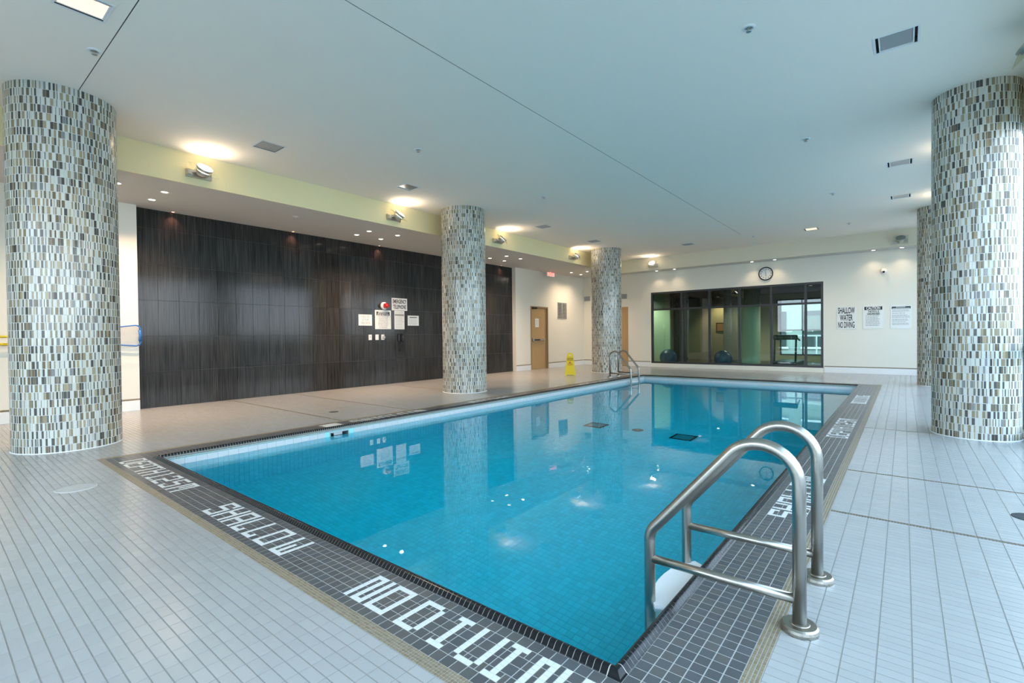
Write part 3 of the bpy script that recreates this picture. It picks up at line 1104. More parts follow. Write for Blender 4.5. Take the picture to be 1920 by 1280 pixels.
# ------------------------------------------------------------------ mosaic columns
PAL = np.array([[0.58, 0.59, 0.53], [0.64, 0.645, 0.58], [0.37, 0.30, 0.18], [0.27, 0.22, 0.135], [0.16, 0.125, 0.075], [0.08, 0.073, 0.062], [0.23, 0.23, 0.225]])
M['mosaic'] = mat('glass_mosaic', (1, 1, 1), 0.14, attr=True)
M['col_grout'] = mat('column_grout', (0.58, 0.59, 0.56), 0.8)
tile_protos = []
for c in PAL:
    tile_protos.append(tiles_mesh('mosaic_tile', [[-0.5, 0.5, -0.5, 0.5]], 0.004, 0.03, (0, 0, 0), (1, 0, 0), (0, 0, 1), (0, -1, 0), M['mosaic'], [c]))
ROW = CEIL / 48
def column(x, y, r, label, individual):
    t = thing('mosaic_column', label, 'column', (x, y, 0))
    core = MB()
    core.smooth = True
    core.lathe([(r - 0.001, 0), (r - 0.001, CEIL)], 96, cap=False)
    local(t, core.build('column_core', M['col_grout']))
    A, Z, W, H, K = [], [], [], [], []
    circ = 2 * pi * r
    for row in range(48):
        a = RNG.uniform(0, 0.02)
        s0 = a
        last = 0
        while a < circ + s0 - 0.006:
            if last <= 1:
                k = int(RNG.choice([0, 2, 3, 4, 5, 6, 1], p=[0.06, 0.17, 0.19, 0.23, 0.24, 0.08, 0.03]))
            else:
                k = int(RNG.choice([0, 1, 2, 3, 4, 5, 6], p=[0.46, 0.32, 0.04, 0.06, 0.05, 0.05, 0.02]))
            w = float(RNG.choice([0.007, 0.012, 0.018, 0.026], p=[0.20, 0.27, 0.31, 0.22]))
            if k <= 1:
                w = float(RNG.choice([0.007, 0.014, 0.021, 0.029], p=[0.16, 0.33, 0.30, 0.21]))
            w = min(w, circ + s0 - a)
            A.append(a + w / 2)
            Z.append((row + 0.5) * ROW)
            W.append(w)
            H.append(ROW)
            K.append(k)
            a += w
            last = k
    A, Z, W, H, K = map(np.array, (A, Z, W, H, K))
    ang = A / r
    N = np.stack([np.cos(ang), np.sin(ang), np.zeros_like(ang)], 1)
    T = np.stack([-np.sin(ang), np.cos(ang), np.zeros_like(ang)], 1)
    C = np.array([x, y, 0]) + N * r + np.stack([0 * Z, 0 * Z, Z], 1)
    keep = np.ones(len(A), bool)
    if individual:
        to = CAMP - C
        d = np.linalg.norm(to, axis=1)
        face = (to * N).sum(1) / d
        ok, _ = seen(C)
        score = np.where(ok & (face > 0.1), W * face / d ** 2, 0)
        order = np.argsort(-score)[:300]
        keep[order] = False
        for i in order:
            o = link('tile', tile_protos[K[i]], None)
            o.parent = t
            p = N[i] * (r - 0.004)
            o.location = (p[0], p[1], Z[i])
            o.rotation_euler = (0, 0, ang[i] + pi / 2)
            o.scale = (W[i] - 0.0012, 1, H[i] - 0.0035)
    n = keep.sum()
    hw, hh = (W[keep] - 0.0012)[:, None] / 2, (H[keep] - 0.0035)[:, None] / 2
    Nk, Tk, Zk = N[keep], T[keep], np.array([[0, 0, 1.0]])
    B0 = Nk * (r - 0.004) + np.stack([0 * Z[keep], 0 * Z[keep], Z[keep]], 1)
    B1 = Nk * r + np.stack([0 * Z[keep], 0 * Z[keep], Z[keep]], 1)
    q = 0.0006
    V = np.stack([B0 - Tk * hw - Zk * hh, B0 + Tk * hw - Zk * hh, B0 + Tk * hw + Zk * hh, B0 - Tk * hw + Zk * hh,
                  B1 - Tk * (hw - q) - Zk * (hh - q), B1 + Tk * (hw - q) - Zk * (hh - q), B1 + Tk * (hw - q) + Zk * (hh - q), B1 - Tk * (hw - q) + Zk * (hh - q)], 1)
    quads = np.array([[4, 5, 6, 7], [0, 1, 5, 4], [1, 2, 6, 5], [2, 3, 7, 6], [3, 0, 4, 7]])
    F = (np.arange(n)[:, None, None] * 8 + quads[None]).reshape(-1)
    me = bpy.data.meshes.new('mosaic_tiles')
    me.vertices.add(n * 8)
    me.vertices.foreach_set('co', V.reshape(-1))
    me.loops.add(n * 20)
    me.loops.foreach_set('vertex_index', F)
    me.polygons.add(n * 5)
    me.polygons.foreach_set('loop_start', np.arange(n * 5) * 4)
    me.polygons.foreach_set('loop_total', np.full(n * 5, 4))
    me.polygons.foreach_set('use_smooth', np.zeros(n * 5, bool))
    me.update(calc_edges=True)
    me.materials.append(M['mosaic'])
    a = me.color_attributes.new('Col', 'FLOAT_COLOR', 'POINT')
    cc = np.ones((n, 8, 4))
    cc[:, :, :3] = (PAL[K[keep]] * RNG.uniform(0.9, 1.1, (n, 1)))[:, None, :]
    a.data.foreach_set('color', cc.reshape(-1))
    o = bpy.data.objects.new('mosaic_tiles', me)
    COL.objects.link(o)
    o.parent = t
    o['kind'] = 'stuff'
    # white sealant bead at the foot
    ft = MB()
    ft.smooth = True
    ft.lathe([(r + 0.008, 0.0005), (r + 0.006, 0.006), (r, 0.010)], 64, cap=False)
    local(t, ft.build('foot_bead', M['base_white']))
    return t
column(-7.135, 1.077, 0.455, 'large round mosaic column beside the skimmer net on the left wall', True)
column(-7.145, 7.262, 0.455, 'round mosaic column in front of the dark tiled wall and its signs', False)
column(-7.135, 13.47, 0.455, 'round mosaic column between the yellow wet floor sign and the far ladder', False)
column(0.605, 7.37, 0.365, 'large round mosaic column on the deck nearest the stainless grab rails', True)
column(0.575, 13.6, 0.365, 'round mosaic column half hidden behind the near right column', False)


# ------------------------------------------------------------------ pool ladders
def fillet(pts, rads, n=14):
    P = [Vector(p) for p in pts]
    out = [P[0]]
    for i in range(1, len(P) - 1):
        a, b = (P[i - 1] - P[i]).normalized(), (P[i + 1] - P[i]).normalized()
        ang = a.angle(b)
        r = rads[i - 1]
        t = r / math.tan(ang / 2)
        c = P[i] + (a + b).normalized() * (r / sin(ang / 2))
        s, e = P[i] + a * t - c, P[i] + b * t - c
        tot = s.angle(e)
        for k in range(n + 1):
            f = k / n
            out.append(c + (s * sin((1 - f) * tot) + e * sin(f * tot)) / sin(tot))
    out.append(P[-1])
    return out
def ladder(x_post, ys, sgn, label, wall_x):
    t = thing('pool_ladder', label, 'ladder', (x_post, (ys[0] + ys[1]) / 2, 0))
    leg = x_post - sgn * 0.605
    for y in ys:
        pts = [(leg, y, -1.05), (leg, y, 0.235), (x_post, y, 0.235 + 0.605 * 0.42 / 0.36), (x_post, y, 0.0)]
        q = MB()
        q.smooth = True
        q.tube(fillet(pts, [0.10, 0.14]), 0.0245, 24)
        q.build('rail', M['steel'], t)
        q = MB()
        q.smooth = True
        q.tube([(leg, y, 0.112), (x_post, y, 0.118)], 0.019, 20)
        q.build('cross_bar', M['steel'], t)
        q = MB()
        q.lathe([(0.066, 0.0), (0.067, 0.012), (0.065, 0.022), (0.058, 0.028), (0.036, 0.0285), (0.034, 0.031), (0.026, 0.032)], 40, Matrix.Translation((x_post, y, 0)))
        q.build('base_flange', M['steel'], t)
    for z in (-0.085, -0.36, -0.64):
        q = MB()
        a, b = ys[0] + 0.0, ys[1] - 0.0
        back = wall_x - sgn * 0.012
        fr = leg + sgn * 0.005
        pl = [(back, a + 0.02), (back, b - 0.02)]
        n = 14
        for k in range(n + 1):
            f = k / n
            y = b + 0.03 + (a - b - 0.06) * f
            pl.append((fr - sgn * 0.05 * sin(pi * f) + sgn * 0.03 * (abs(2 * f - 1) ** 6), y))
        if sgn > 0:
            pl = pl[::-1]
        q.prism(pl, z - 0.045, z)
        q.build('tread', M['white_plastic'], t)
    return t
ladder(-0.315, (2.14, 2.63), 1, 'large stainless pool ladder with curved grab rails at the near right edge', WX1)
ladder(-6.135, (11.75, 12.24), -1, 'small distant stainless pool ladder at the far left corner of the pool', WX0)

# ------------------------------------------------------------------ skimmer, drains, deck covers
t = thing('pool_skimmer', 'rectangular skimmer opening in the left pool wall at the waterline', 'skimmer', (WX0, 3.425, -0.1))
mb = MB()
for (a, b, c, d) in ((SK[0] - 0.012, SK[1] + 0.012, SK[3], SK[3] + 0.012), (SK[0] - 0.012, SK[0], SK[2], SK[3]), (SK[1], SK[1] + 0.012, SK[2], SK[3]), (SK[0] - 0.012, SK[1] + 0.012, SK[2] - 0.012, SK[2])):
    mb.box(WX0, WX0 + 0.008, a, b, c, d)
mb.build('face_frame', mat('skimmer_frame', (0.45, 0.48, 0.48), 0.4), t)
mb = MB()
mb.add([(WX0, SK[0], SK[2]), (WX0, SK[1], SK[2]), (WX0, SK[1], SK[3]), (WX0, SK[0], SK[3]), (WX0 - 0.2, SK[0], SK[2]), (WX0 - 0.2, SK[1], SK[2]), (WX0 - 0.2, SK[1], SK[3]), (WX0 - 0.2, SK[0], SK[3])],
       [(4, 5, 6, 7), (0, 1, 5, 4), (2, 3, 7, 6), (1, 2, 6, 5), (0, 4, 7, 3)])
mb.build('throat', mat('skimmer_throat', (0.12, 0.22, 0.24), 0.5), t)
mb = MB()
mb.bbox(WX0 - 0.03, WX0 - 0.02, SK[0] + 0.06, SK[1] - 0.07, SK[3] - 0.04, SK[3], 0.002)
mb.build('flap', mat('skimmer_flap', (0.5, 0.52, 0.52), 0.4), t)

def main_drain(x, y, label):
    t = thing('main_drain', label, 'drain', (x, y, BOTTOM), 'main drains on the pool bottom')
    q = MB()
    for (a, b, c, d) in ((-0.16, 0.16, -0.16, -0.125), (-0.16, 0.16, 0.125, 0.16), (-0.16, -0.125, -0.125, 0.125), (0.125, 0.16, -0.125, 0.125)):
        q.box(a, b, c, d, 0, 0.02)
    local(t, q.build('drain_frame', M['stainless_dark']))
    q = MB()
    for k in range(9):
        v = -0.11 + k * 0.0275
        q.box(-0.125, 0.125, v - 0.008, v + 0.008, 0.004, 0.014)
    q.box(-0.125, 0.125, -0.125, 0.125, 0.0, 0.004)
    local(t, q.build('grate', mat('drain_grate', (0.22, 0.42, 0.45), 0.5)))
    return t
main_drain(-3.95, 7.07, 'square main drain on the pool bottom, seen against the far column reflection')
main_drain(-2.51, 7.07, 'square main drain on the pool bottom, seen against the window reflection')
t = thing('relief_valve', 'small round dark relief valve on pool bottom between the two square drains', 'valve', (-3.25, 7.13, BOTTOM))
q = MB()
q.lathe([(0.09, 0), (0.09, 0.012), (0.07, 0.02), (0.02, 0.024)], 32)
local(t, q.build('valve_cap', mat('valve_grey', (0.10, 0.09, 0.09), 0.6)))
q = MB()
q.lathe([(0.02, 0.024), (0.018, 0.03), (0.004, 0.031)], 16)
local(t, q.build('valve_screw', M['satin']))

def deck_cover(x, y, r, label, m1, m2, cat, name):
    t = thing(name, label, cat, (x, y, 0))
    q = MB()
    q.lathe([(r, 0.0), (r - 0.003, 0.003), (r - 0.012, 0.0035)], 36, cap=False)
    local(t, q.build('rim', m1))
    q = MB()
    q.lathe([(r - 0.012, 0.0), (r - 0.012, 0.0022), (0.01, 0.0026)], 36)
    local(t, q.build('lid', m2))
    return t
deck_cover(-5.01, 0.79, 0.13, 'round white skimmer lid set in the near left deck', mat('lid_rim', (0.55, 0.56, 0.55), 0.35), mat('lid_white', (0.46, 0.47, 0.46), 0.3), 'lid', 'skimmer_lid')
t = deck_cover(-6.842, 4.08, 0.075, 'small dark floor drain in the deck before the dark tiled wall', M['stainless_dark'], M['stainless_dark'], 'drain', 'floor_drain')
t2 = deck_cover(0.60, 4.29, 0.085, 'dark floor drain in the white deck by the right frame edge', M['stainless_dark'], M['stainless_dark'], 'drain', 'floor_drain')
for tt, r in ((t, 0.06), (t2, 0.07)):
    q = MB()
    for k in range(-3, 4):
        h = sqrt(max(0, r * r - (k * 0.018) ** 2))
        q.box(-h, h, k * 0.018 - 0.003, k * 0.018 + 0.003, 0.002, 0.004)
    local(tt, q.build('grate', M['grille_dark']))


# ------------------------------------------------------------------ signs
def sign(name, label, w, h, loc, facing, cat='sign', m='sign_white', group=None, depth=0.006):
    """board centred on loc; facing 'x' (left wall, reads along +y) or 'y' (far wall, reads along +x)"""
    t = thing(name, label, cat, loc, group)
    t.rotation_euler = (radians(90), 0, radians(90)) if facing == 'x' else (radians(90), 0, 0)
    q = MB()
    q.bbox(-w / 2, w / 2, -h / 2, h / 2, -depth, 0, 0.002)
    local(t, q.build('board', M[m]))
    return t
def ltext(t, body, size, x, y, m='ink', sx_=1.0, bold=0.0, z=0.0008):
    o = text(body, size, (0, 0, 0), (0, 0, 0), M[m], None, bold=bold, sx_=sx_)
    o.parent = t
    o.location = (x, y, z)
    return o
def band(t, x0, x1, y0, y1, m='ink', name='printed_band', z=0.0006):
    q = MB()
    q.box(x0, x1, y0, y1, 0.0, z)
    return local(t, q.build(name, M[m]))
def lines(t, x0, x1, ys, h=0.007, m='ink_grey', ragged=0.15, left=True, dash=True):
    q = MB()
    for y in ys:
        x = x0
        e = x1 - (x1 - x0) * random.uniform(0, ragged)
        while x < e:
            w = random.uniform(0.02, 0.06) if dash else e - x
            q.box(x, min(x + w, e), y - h / 2, y + h / 2, 0.0, 0.0006)
            x += w + 0.008
    return local(t, q.build('printed_lines', M[m], None, kind='stuff'))
XS = XP + 0.016
t = sign('wall_sign', 'white sign about the public spa jet pump, left of the group on dark wall', 0.364, 0.26, (XS, 6.672, 1.545), 'x')
ltext(t, 'PUBLIC SPA', 0.085, 0, 0.075, m='ink_grey', sx_=0.5)
ltext(t, 'JET PUMP', 0.085, 0, 0.0, m='ink_grey', sx_=0.5)
ltext(t, 'TIMER SWITCH', 0.085, 0, -0.075, m='ink_grey', sx_=0.45)
t = sign('wall_sign', 'tall white emergency stop button sign with black header on dark wall', 0.463, 0.459, (XS, 7.17, 1.563), 'x')
band(t, -0.19, 0.19, 0.10, 0.19)
ltext(t, 'EMERGENCY', 0.055, 0, 0.168, 'sign_white', 0.95, 0.001, 0.0012)
ltext(t, 'STOP BUTTON', 0.055, 0, 0.122, 'sign_white', 0.88, 0.001, 0.0012)
for k, s in enumerate(['IN THE EVENT OF AN', 'EMERGENCY PUSH', 'EMERGENCY STOP', 'BUTTON AND USE', 'EMERGENCY PHONE', 'TO CALL FOR HELP', 'OR ASSISTANCE']):
    ltext(t, s, 0.046, 0, 0.07 - k * 0.043, 'ink_grey', 0.68)
t = sign('wall_sign', 'white emergency telephone sign with bold black letters on dark wall', 0.477, 0.307, (XS + 0.004, 7.662, 1.95), 'x')
ltext(t, 'EMERGENCY', 0.135, 0, 0.066, sx_=0.54, bold=0.003)
ltext(t, 'TELEPHONE', 0.135, 0, -0.066, sx_=0.54, bold=0.003)
t = sign('notice_paper', 'narrow white notice hung directly under the emergency telephone sign', 0.312, 0.46, (XS, 7.657, 1.562), 'x', 'notice', depth=0.003)
band(t, -0.14, 0.14, 0.10, 0.15, 'ink_grey')
lines(t, -0.12, 0.12, [0.185] + [0.06 - 0.035 * k for k in range(8)], 0.008)
t = sign('notice_paper', 'small white printed notice, right end of the group on dark wall', 0.362, 0.256, (XS, 8.094, 1.555), 'x', 'notice', depth=0.003)
band(t, -0.12, 0.12, 0.072, 0.092, 'ink')
lines(t, -0.14, 0.13, [0.04 - 0.034 * k for k in range(5)], 0.007)

YS = YF - 0.008
t = sign('wall_sign', 'white shallow water no diving sign with big black letters on far wall', 0.442, 0.626, (-1.258, YS, 1.542), 'y')
ltext(t, 'SHALLOW', 0.235, 0, 0.20, sx_=0.35, bold=0.005)
ltext(t, 'WATER', 0.235, 0, 0.0, sx_=0.36, bold=0.005)
ltext(t, 'NO DIVING', 0.235, 0, -0.20, sx_=0.31, bold=0.005)
t = sign('wall_sign', 'white caution pool unsupervised sign with black header on far wall', 0.451, 0.617, (-0.66, YS, 1.543), 'y')
band(t, -0.19, 0.20, 0.20, 0.29)
ltext(t, 'CAUTION', 0.098, 0.005, 0.245, 'sign_white', 0.70, 0.003, 0.0012)
ltext(t, 'THIS POOL IS', 0.07, 0.01, 0.155, sx_=0.58, bold=0.002)
ltext(t, 'UNSUPERVISED', 0.07, 0.01, 0.09, sx_=0.58, bold=0.002)
lines(t, -0.16, 0.17, [0.035 - 0.042 * k for k in range(7)], 0.016, ragged=0.2)
t = sign('wall_sign', 'white rules sign of fine print with black header, rightmost on far wall', 0.44, 0.621, (-0.07, YS, 1.5355), 'y')
band(t, -0.19, 0.20, 0.215, 0.275)
q = MB()
for k in range(9):
    q.box(-0.10 + k * 0.022, -0.086 + k * 0.022, 0.25, 0.268, 0.0, 0.0012)
for k in range(15):
    q.box(-0.17 + k * 0.024, -0.153 + k * 0.024, 0.222, 0.238, 0.0, 0.0012)
local(t, q.build('printed_lines', M['sign_white']))
lines(t, -0.18, 0.19, [0.18, 0.15, 0.10, 0.05, 0.02, -0.01, -0.06, -0.09, -0.13, -0.17, -0.20], 0.012, ragged=0.3)
t = sign('notice_paper', 'white paper notice taped to the tan exit door', 0.215, 0.285, (XL - 0.009, 13.31, 1.567), 'x', 'notice', depth=0.002)
lines(t, -0.08, 0.08, [0.10 - 0.026 * k for k in range(8)], 0.006)
local(t, MB().box(-0.03, 0.03, 0.125, 0.15, 0.0, 0.001).build('tape', M['sign_white']))

# exit sign
t = thing('exit_sign', 'lit red exit sign hung from the soffit above the tan door', 'exit sign', (-9.40, 13.79, 3.235))
mb = MB()
mb.bbox(-9.44, -9.40, 13.57, 14.01, 3.15, 3.30, 0.004)
mb.build('housing', M['white_plastic'], t)
mb = MB()
mb.box(-9.40, -9.398, 13.585, 13.995, 3.162, 3.288)
mb.build('sign_face', M['exit_face'], t)
text('EXIT', 0.155, (-9.3972, 13.79, 3.225), (radians(90), 0, radians(90)), M['exit_red'], t, bold=0.004, sx_=1.0)
mb = MB()
mb.box(-9.43, -9.41, 13.74, 13.84, 3.30, SOF)
mb.build('mount', M['white_plastic'], t)

# strobe, switches, phone
t = thing('alarm_strobe', 'white round alarm with red dome between the signs on dark wall', 'alarm', (XS, 7.19, 1.895))
TX = Matrix.Translation((XP + 0.009, 7.19, 1.895)) @ Matrix.Rotation(radians(90), 4, 'Y')
mb = MB(); mb.smooth = True
mb.lathe([(0.095, 0), (0.095, 0.03), (0.085, 0.05), (0.06, 0.06), (0.01, 0.061)], 32, TX)
mb.build('base', M['white_plastic'], t)
mb = MB(); mb.smooth = True
mb.lathe([(0.058, 0.06), (0.058, 0.12), (0.05, 0.16), (0.03, 0.185), (0.004, 0.192)], 32, TX)
mb.build('dome', M['red'], t)
mb = MB()
for k in range(6):
    a = k * pi / 3
    mb.box(-0.004, 0.004, -0.004, 0.004, 0.07, 0.15, TX @ Matrix.Translation((0.06 * cos(a), 0.06 * sin(a), 0)))
mb.build('guard', M['red'], t)
def plate(y, label):
    t = thing('switch_plate', label, 'switch', (XS, y, 1.14))
    q = MB()
    q.bbox(XP + 0.009, XP + 0.017, y - 0.045, y + 0.045, 1.075, 1.205, 0.003)
    q.build('plate', M['white_plastic'], t)
    return t
t = plate(6.80, 'white switch plate with small dark dial, first of three on dark wall')
MB().lathe([(0.012, 0), (0.012, 0.008), (0.003, 0.009)], 16, Matrix.Translation((XP + 0.017, 6.80, 1.15)) @ Matrix.Rotation(radians(90), 4, 'Y')).build('dial', M['ink_grey'], t)
t = plate(6.99, 'plain white switch plate, middle of three on dark wall')
MB().bbox(XP + 0.017, XP + 0.022, 6.98, 7.0, 1.12, 1.16, 0.001).build('toggle', M['white_plastic'], t)
t = plate(7.155, 'white plate with emergency push button, third of three on dark wall')
MB().lathe([(0.036, 0), (0.036, 0.03), (0.03, 0.04), (0.005, 0.042)], 24, Matrix.Translation((XP + 0.017, 7.17, 1.135)) @ Matrix.Rotation(radians(90), 4, 'Y')).build('push_button', M['grille'], t)
t = thing('wall_phone', 'black wall telephone with hanging cord under the notice on dark wall', 'telephone', (XP + 0.01, 7.66, 1.13))
mb = MB()
mb.bbox(XP + 0.009, XP + 0.05, 7.60, 7.73, 1.03, 1.22, 0.012)
mb.build('phone_body', M['black'], t)
mb = MB(); mb.smooth = True
mb.tube([(XP + 0.075, 7.69, 1.035), (XP + 0.095, 7.69, 1.06), (XP + 0.10, 7.69, 1.13), (XP + 0.095, 7.69, 1.19), (XP + 0.075, 7.69, 1.215)], [0.03, 0.026, 0.017, 0.026, 0.03], 14)
mb.build('handset', mat('handset_black', (0.02, 0.02, 0.022), 0.15), t)
mb = MB(); mb.smooth = True
pth = []
for k in range(120):
    f = k / 119
    a = f * 2 * pi * 16
    zz = 1.03 - 0.24 * sin(pi * f) ** 0.8
    pth.append((XP + 0.03 + 0.009 * cos(a), 7.665 + 0.04 * (f - 0.5) + 0.009 * sin(a), zz))
mb.tube(pth, 0.003, 6)
mb.build('coil_cord', M['black'], t)

# ------------------------------------------------------------------ vents on walls
def grille(name, label, w, h, loc, facing, cols, rows):
    t = thing(name, label, 'vent', loc)
    t.rotation_euler = (radians(90), 0, radians(90)) if facing == 'x' else (radians(90), 0, 0)
    q = MB()
    q.box(-w / 2, w / 2, -h / 2, h / 2, 0, 0.003)
    local(t, q.build('backing', M['grille_dark']))
    q = MB()
    for (a, b, c, d) in ((-w / 2, w / 2, h / 2 - 0.02, h / 2), (-w / 2, w / 2, -h / 2, -h / 2 + 0.02), (-w / 2, -w / 2 + 0.02, -h / 2, h / 2), (w / 2 - 0.02, w / 2, -h / 2, h / 2)):
        q.box(a, b, c, d, 0, 0.014)
    for k in range(1, cols):
        x = -w / 2 + w * k / cols
        q.box(x - 0.008, x + 0.008, -h / 2, h / 2, 0, 0.014)
    local(t, q.build('frame', M['grille']))
    me = MB().box(-w / 2 + 0.02, w / 2 - 0.02, -0.005, 0.005, 0.003, 0.011).mesh('louvre', M['grille'])
    n = rows
    for k in range(n):
        o = link('louvre', me)
        o.parent = t
        o.location = (0, -h / 2 + 0.02 + (h - 0.04) * (k + 0.5) / n, 0)
        o.rotation_euler = (radians(25), 0, 0)
    return t
grille('wall_vent', 'large square grey return grille on the left wall beside tan door', 0.6, 0.59, (XL, 14.848, 2.026), 'x', 2, 24)
grille('wall_vent', 'small grey vent on the far wall left of the far mosaic column', 0.257, 0.18, (-9.505, YF, 2.533), 'y', 1, 9)
grille('wall_vent', 'small grey vent on far wall above the half hidden tan door', 0.36, 0.18, (-8.03, YF, 2.535), 'y', 1, 9)

# ------------------------------------------------------------------ clock, camera
t = thing('wall_clock', 'round black rimmed wall clock above the gym window', 'clock', (-3.28, YF, 2.952))
t.rotation_euler = (radians(90), 0, 0)
q = MB(); q.smooth = True
q.tube([(0.19 * cos(2 * pi * k / 40), 0.19 * sin(2 * pi * k / 40), 0.025) for k in range(40)], 0.016, 12, closed=True)
local(t, q.build('rim', M['black']))
q = MB()
q.lathe([(0.185, 0.0), (0.185, 0.014), (0.003, 0.0141)], 40)
local(t, q.build('dial', M['clock_face']))
for k in range(1, 13):
    a = radians(90 - 30 * k)
    o = text(str(k), 0.058, (0, 0, 0), (0, 0, 0), M['ink'], None, bold=0.0008, name='numeral')
    o.parent = t
    o.location = (0.138 * cos(a), 0.138 * sin(a), 0.0155)
def hand(ang, L, w):
    q = MB()
    q.box(-w / 2, w / 2, -0.02, L, 0.018, 0.020, Matrix.Rotation(radians(-ang), 4, 'Z'))
    local(t, q.build('hand', M['ink']))
hand(175, 0.085, 0.010)
hand(352, 0.11, 0.007)

t = thing('security_camera', 'small white dome security camera high on far wall above the signs', 'camera', (-0.43, YF, 2.773))
TY = Matrix.Translation((-0.43, YF, 2.773)) @ Matrix.Rotation(radians(90), 4, 'X')
mb = MB(); mb.smooth = True
mb.lathe([(0.07, 0.0), (0.07, 0.03), (0.06, 0.05), (0.045, 0.06), (0.002, 0.061)], 28, TY)
mb.build('housing', M['white_plastic'], t)
mb = MB(); mb.smooth = True
mb.sphere((-0.43, YF - 0.065, 2.76), 0.045)
mb.build('eyeball', M['white_plastic'], t)
mb = MB()
mb.lathe([(0.026, 0.0), (0.026, 0.055), (0.002, 0.056)], 20, Matrix.Translation((-0.425, YF - 0.06, 2.755)) @ Matrix.Rotation(radians(105), 4, 'X'))
mb.build('lens', M['black'], t)

# ------------------------------------------------------------------ skimmer net and pole on the left wall
t = thing('leaf_skimmer', 'blue framed leaf skimmer net on yellow pole hung behind the left column', 'pool net', (XL + 0.06, 1.9, 1.2))
mb = MB(); mb.smooth = True
net = fillet([(XL + 0.07, 1.72, 1.13), (XL + 0.07, 1.78, 1.31), (XL + 0.07, 2.33, 1.385), (XL + 0.07, 2.33, 1.04), (XL + 0.07, 1.78, 1.09), (XL + 0.07, 1.72, 1.13)], [0.03, 0.07, 0.07, 0.03], 8)
mb.tube(net, 0.011, 10)
mb.tube([(XL + 0.07, 2.315, 1.30), (XL + 0.07, 2.325, 1.22), (XL + 0.07, 2.318, 1.12)], 0.02, 10)
mb.build('net_frame', M['blue_frame'], t)
mb = MB()
m1, n1 = 22, 14
for i in range(m1 + 1):
    y = 1.76 + 0.55 * i / m1
    f = (y - 1.76) / 0.57
    zlo, zhi = 1.10 - 0.05 * f, 1.30 + 0.075 * f
    mb.box(XL + 0.045, XL + 0.047, y - 0.0035, y + 0.0035, zlo, zhi)
for k in range(n1 + 1):
    z = 1.06 + 0.30 * k / n1
    mb.box(XL + 0.045, XL + 0.047, 1.80, 2.31, z - 0.0035, z + 0.0035)
mb.build('net_bag', M['net'], t, kind='stuff')
mb = MB(); mb.smooth = True
mb.tube([(XL + 0.07, -1.6, 1.205), (XL + 0.07, 1.74, 1.205)], 0.016, 12)
mb.build('pole', M['yellow'], t)
mb = MB()
for y in (-1.2, 0.4, 1.5):
    mb.box(XL, XL + 0.06, y - 0.015, y + 0.015, 1.18, 1.19)
mb.build('wall_hook', M['steel'], t)
t = thing('rescue_pole', 'plain yellow pole hung on left wall just below the net pole', 'pole', (XL + 0.07, -0.5, 1.10))
mb = MB(); mb.smooth = True
mb.tube([(XL + 0.07, -2.0, 1.10), (XL + 0.07, 1.2, 1.10)], 0.017, 12)
mb.build('pole', M['yellow'], t)
mb = MB()
for y in (-1.2, 0.4):
    mb.box(XL, XL + 0.06, y - 0.015, y + 0.015, 1.075, 1.085)
mb.build('wall_hook', M['steel'], t)

# ------------------------------------------------------------------ wet floor sign
t = thing('wet_floor_sign', 'yellow folding wet floor sign standing on deck by far column', 'floor sign', (-7.45, 11.86, 0))
t.rotation_euler = (0, 0, radians(32))
def aboard(sgn):
    q = MB()
    H, th = 0.63, 0.012
    lean = 0.17
    out = [(-0.155, 0.0), (-0.10, 0.0), (-0.085, 0.022), (0.085, 0.022), (0.10, 0.0), (0.155, 0.0), (0.085, H - 0.05), (0.06, H), (-0.06, H), (-0.085, H - 0.05)]
    # front sheet with a hand-hole slot near the top
    hz0, hz1, hw = H - 0.085, H - 0.045, 0.035
    def P(x, z, o):
        y = sgn * (lean * (1 - z / H) + 0.012) + o * th * sgn
        return (x, y, z)
    cells = [[(-0.155, 0), (-0.10, 0), (-0.085, 0.022), (-0.035, 0.022), (-0.035, hz0), (-0.035, hz1), (-0.035, H), (-0.06, H), (-0.085, H - 0.05)],
             [(0.155, 0), (0.10, 0), (0.085, 0.022), (0.035, 0.022), (0.035, hz0), (0.035, hz1), (0.035, H), (0.06, H), (0.085, H - 0.05)],
             [(-hw, 0.022), (hw, 0.022), (hw, hz0), (-hw, hz0)], [(-hw, hz1), (hw, hz1), (hw, H), (-hw, H)]]
    for c in cells:
        n = len(c)
        q.add([P(x, z, 0) for x, z in c] + [P(x, z, -1) for x, z in c], [tuple(range(n)), tuple(range(n, 2 * n))[::-1]] + [(i, (i + 1) % n, n + (i + 1) % n, n + i) for i in range(n)])
    # stiffening side flanges
    for s in (-1, 1):
        a = [(s * 0.155, 0.0), (s * 0.085, H - 0.05)]
        q.add([P(a[0][0], a[0][1], 0), P(a[1][0], a[1][1], 0), P(a[1][0], a[1][1], -3), P(a[0][0], a[0][1], -3.5)], [(0, 1, 2, 3)])
    return q
for sgn, nm in ((-1, 'front_panel'), (1, 'rear_panel')):
    o = local(t, aboard(sgn).build(nm, M['yellow']))
ang = math.atan2(0.17, 0.63)
def onsheet(x, z):
    return (x, -(0.17 * (1 - z / 0.63) + 0.0135), z)
for body, size, z, m, sxx in (('CAUTION', 0.05, 0.475, 'ink', 0.8), ('WET FLOOR', 0.04, 0.43, 'ink', 0.75)):
    o = text(body, size, (0, 0, 0), (0, 0, 0), M[m], None, bold=0.001, sx_=sxx)
    o.parent = t
    o.location = onsheet(0, z)
    o.rotation_euler = (radians(90) - ang * 1.0, 0, 0)
q = MB()
R = Matrix.Translation(onsheet(0, 0.34)) @ Matrix.Rotation(radians(90) - ang, 4, 'X')
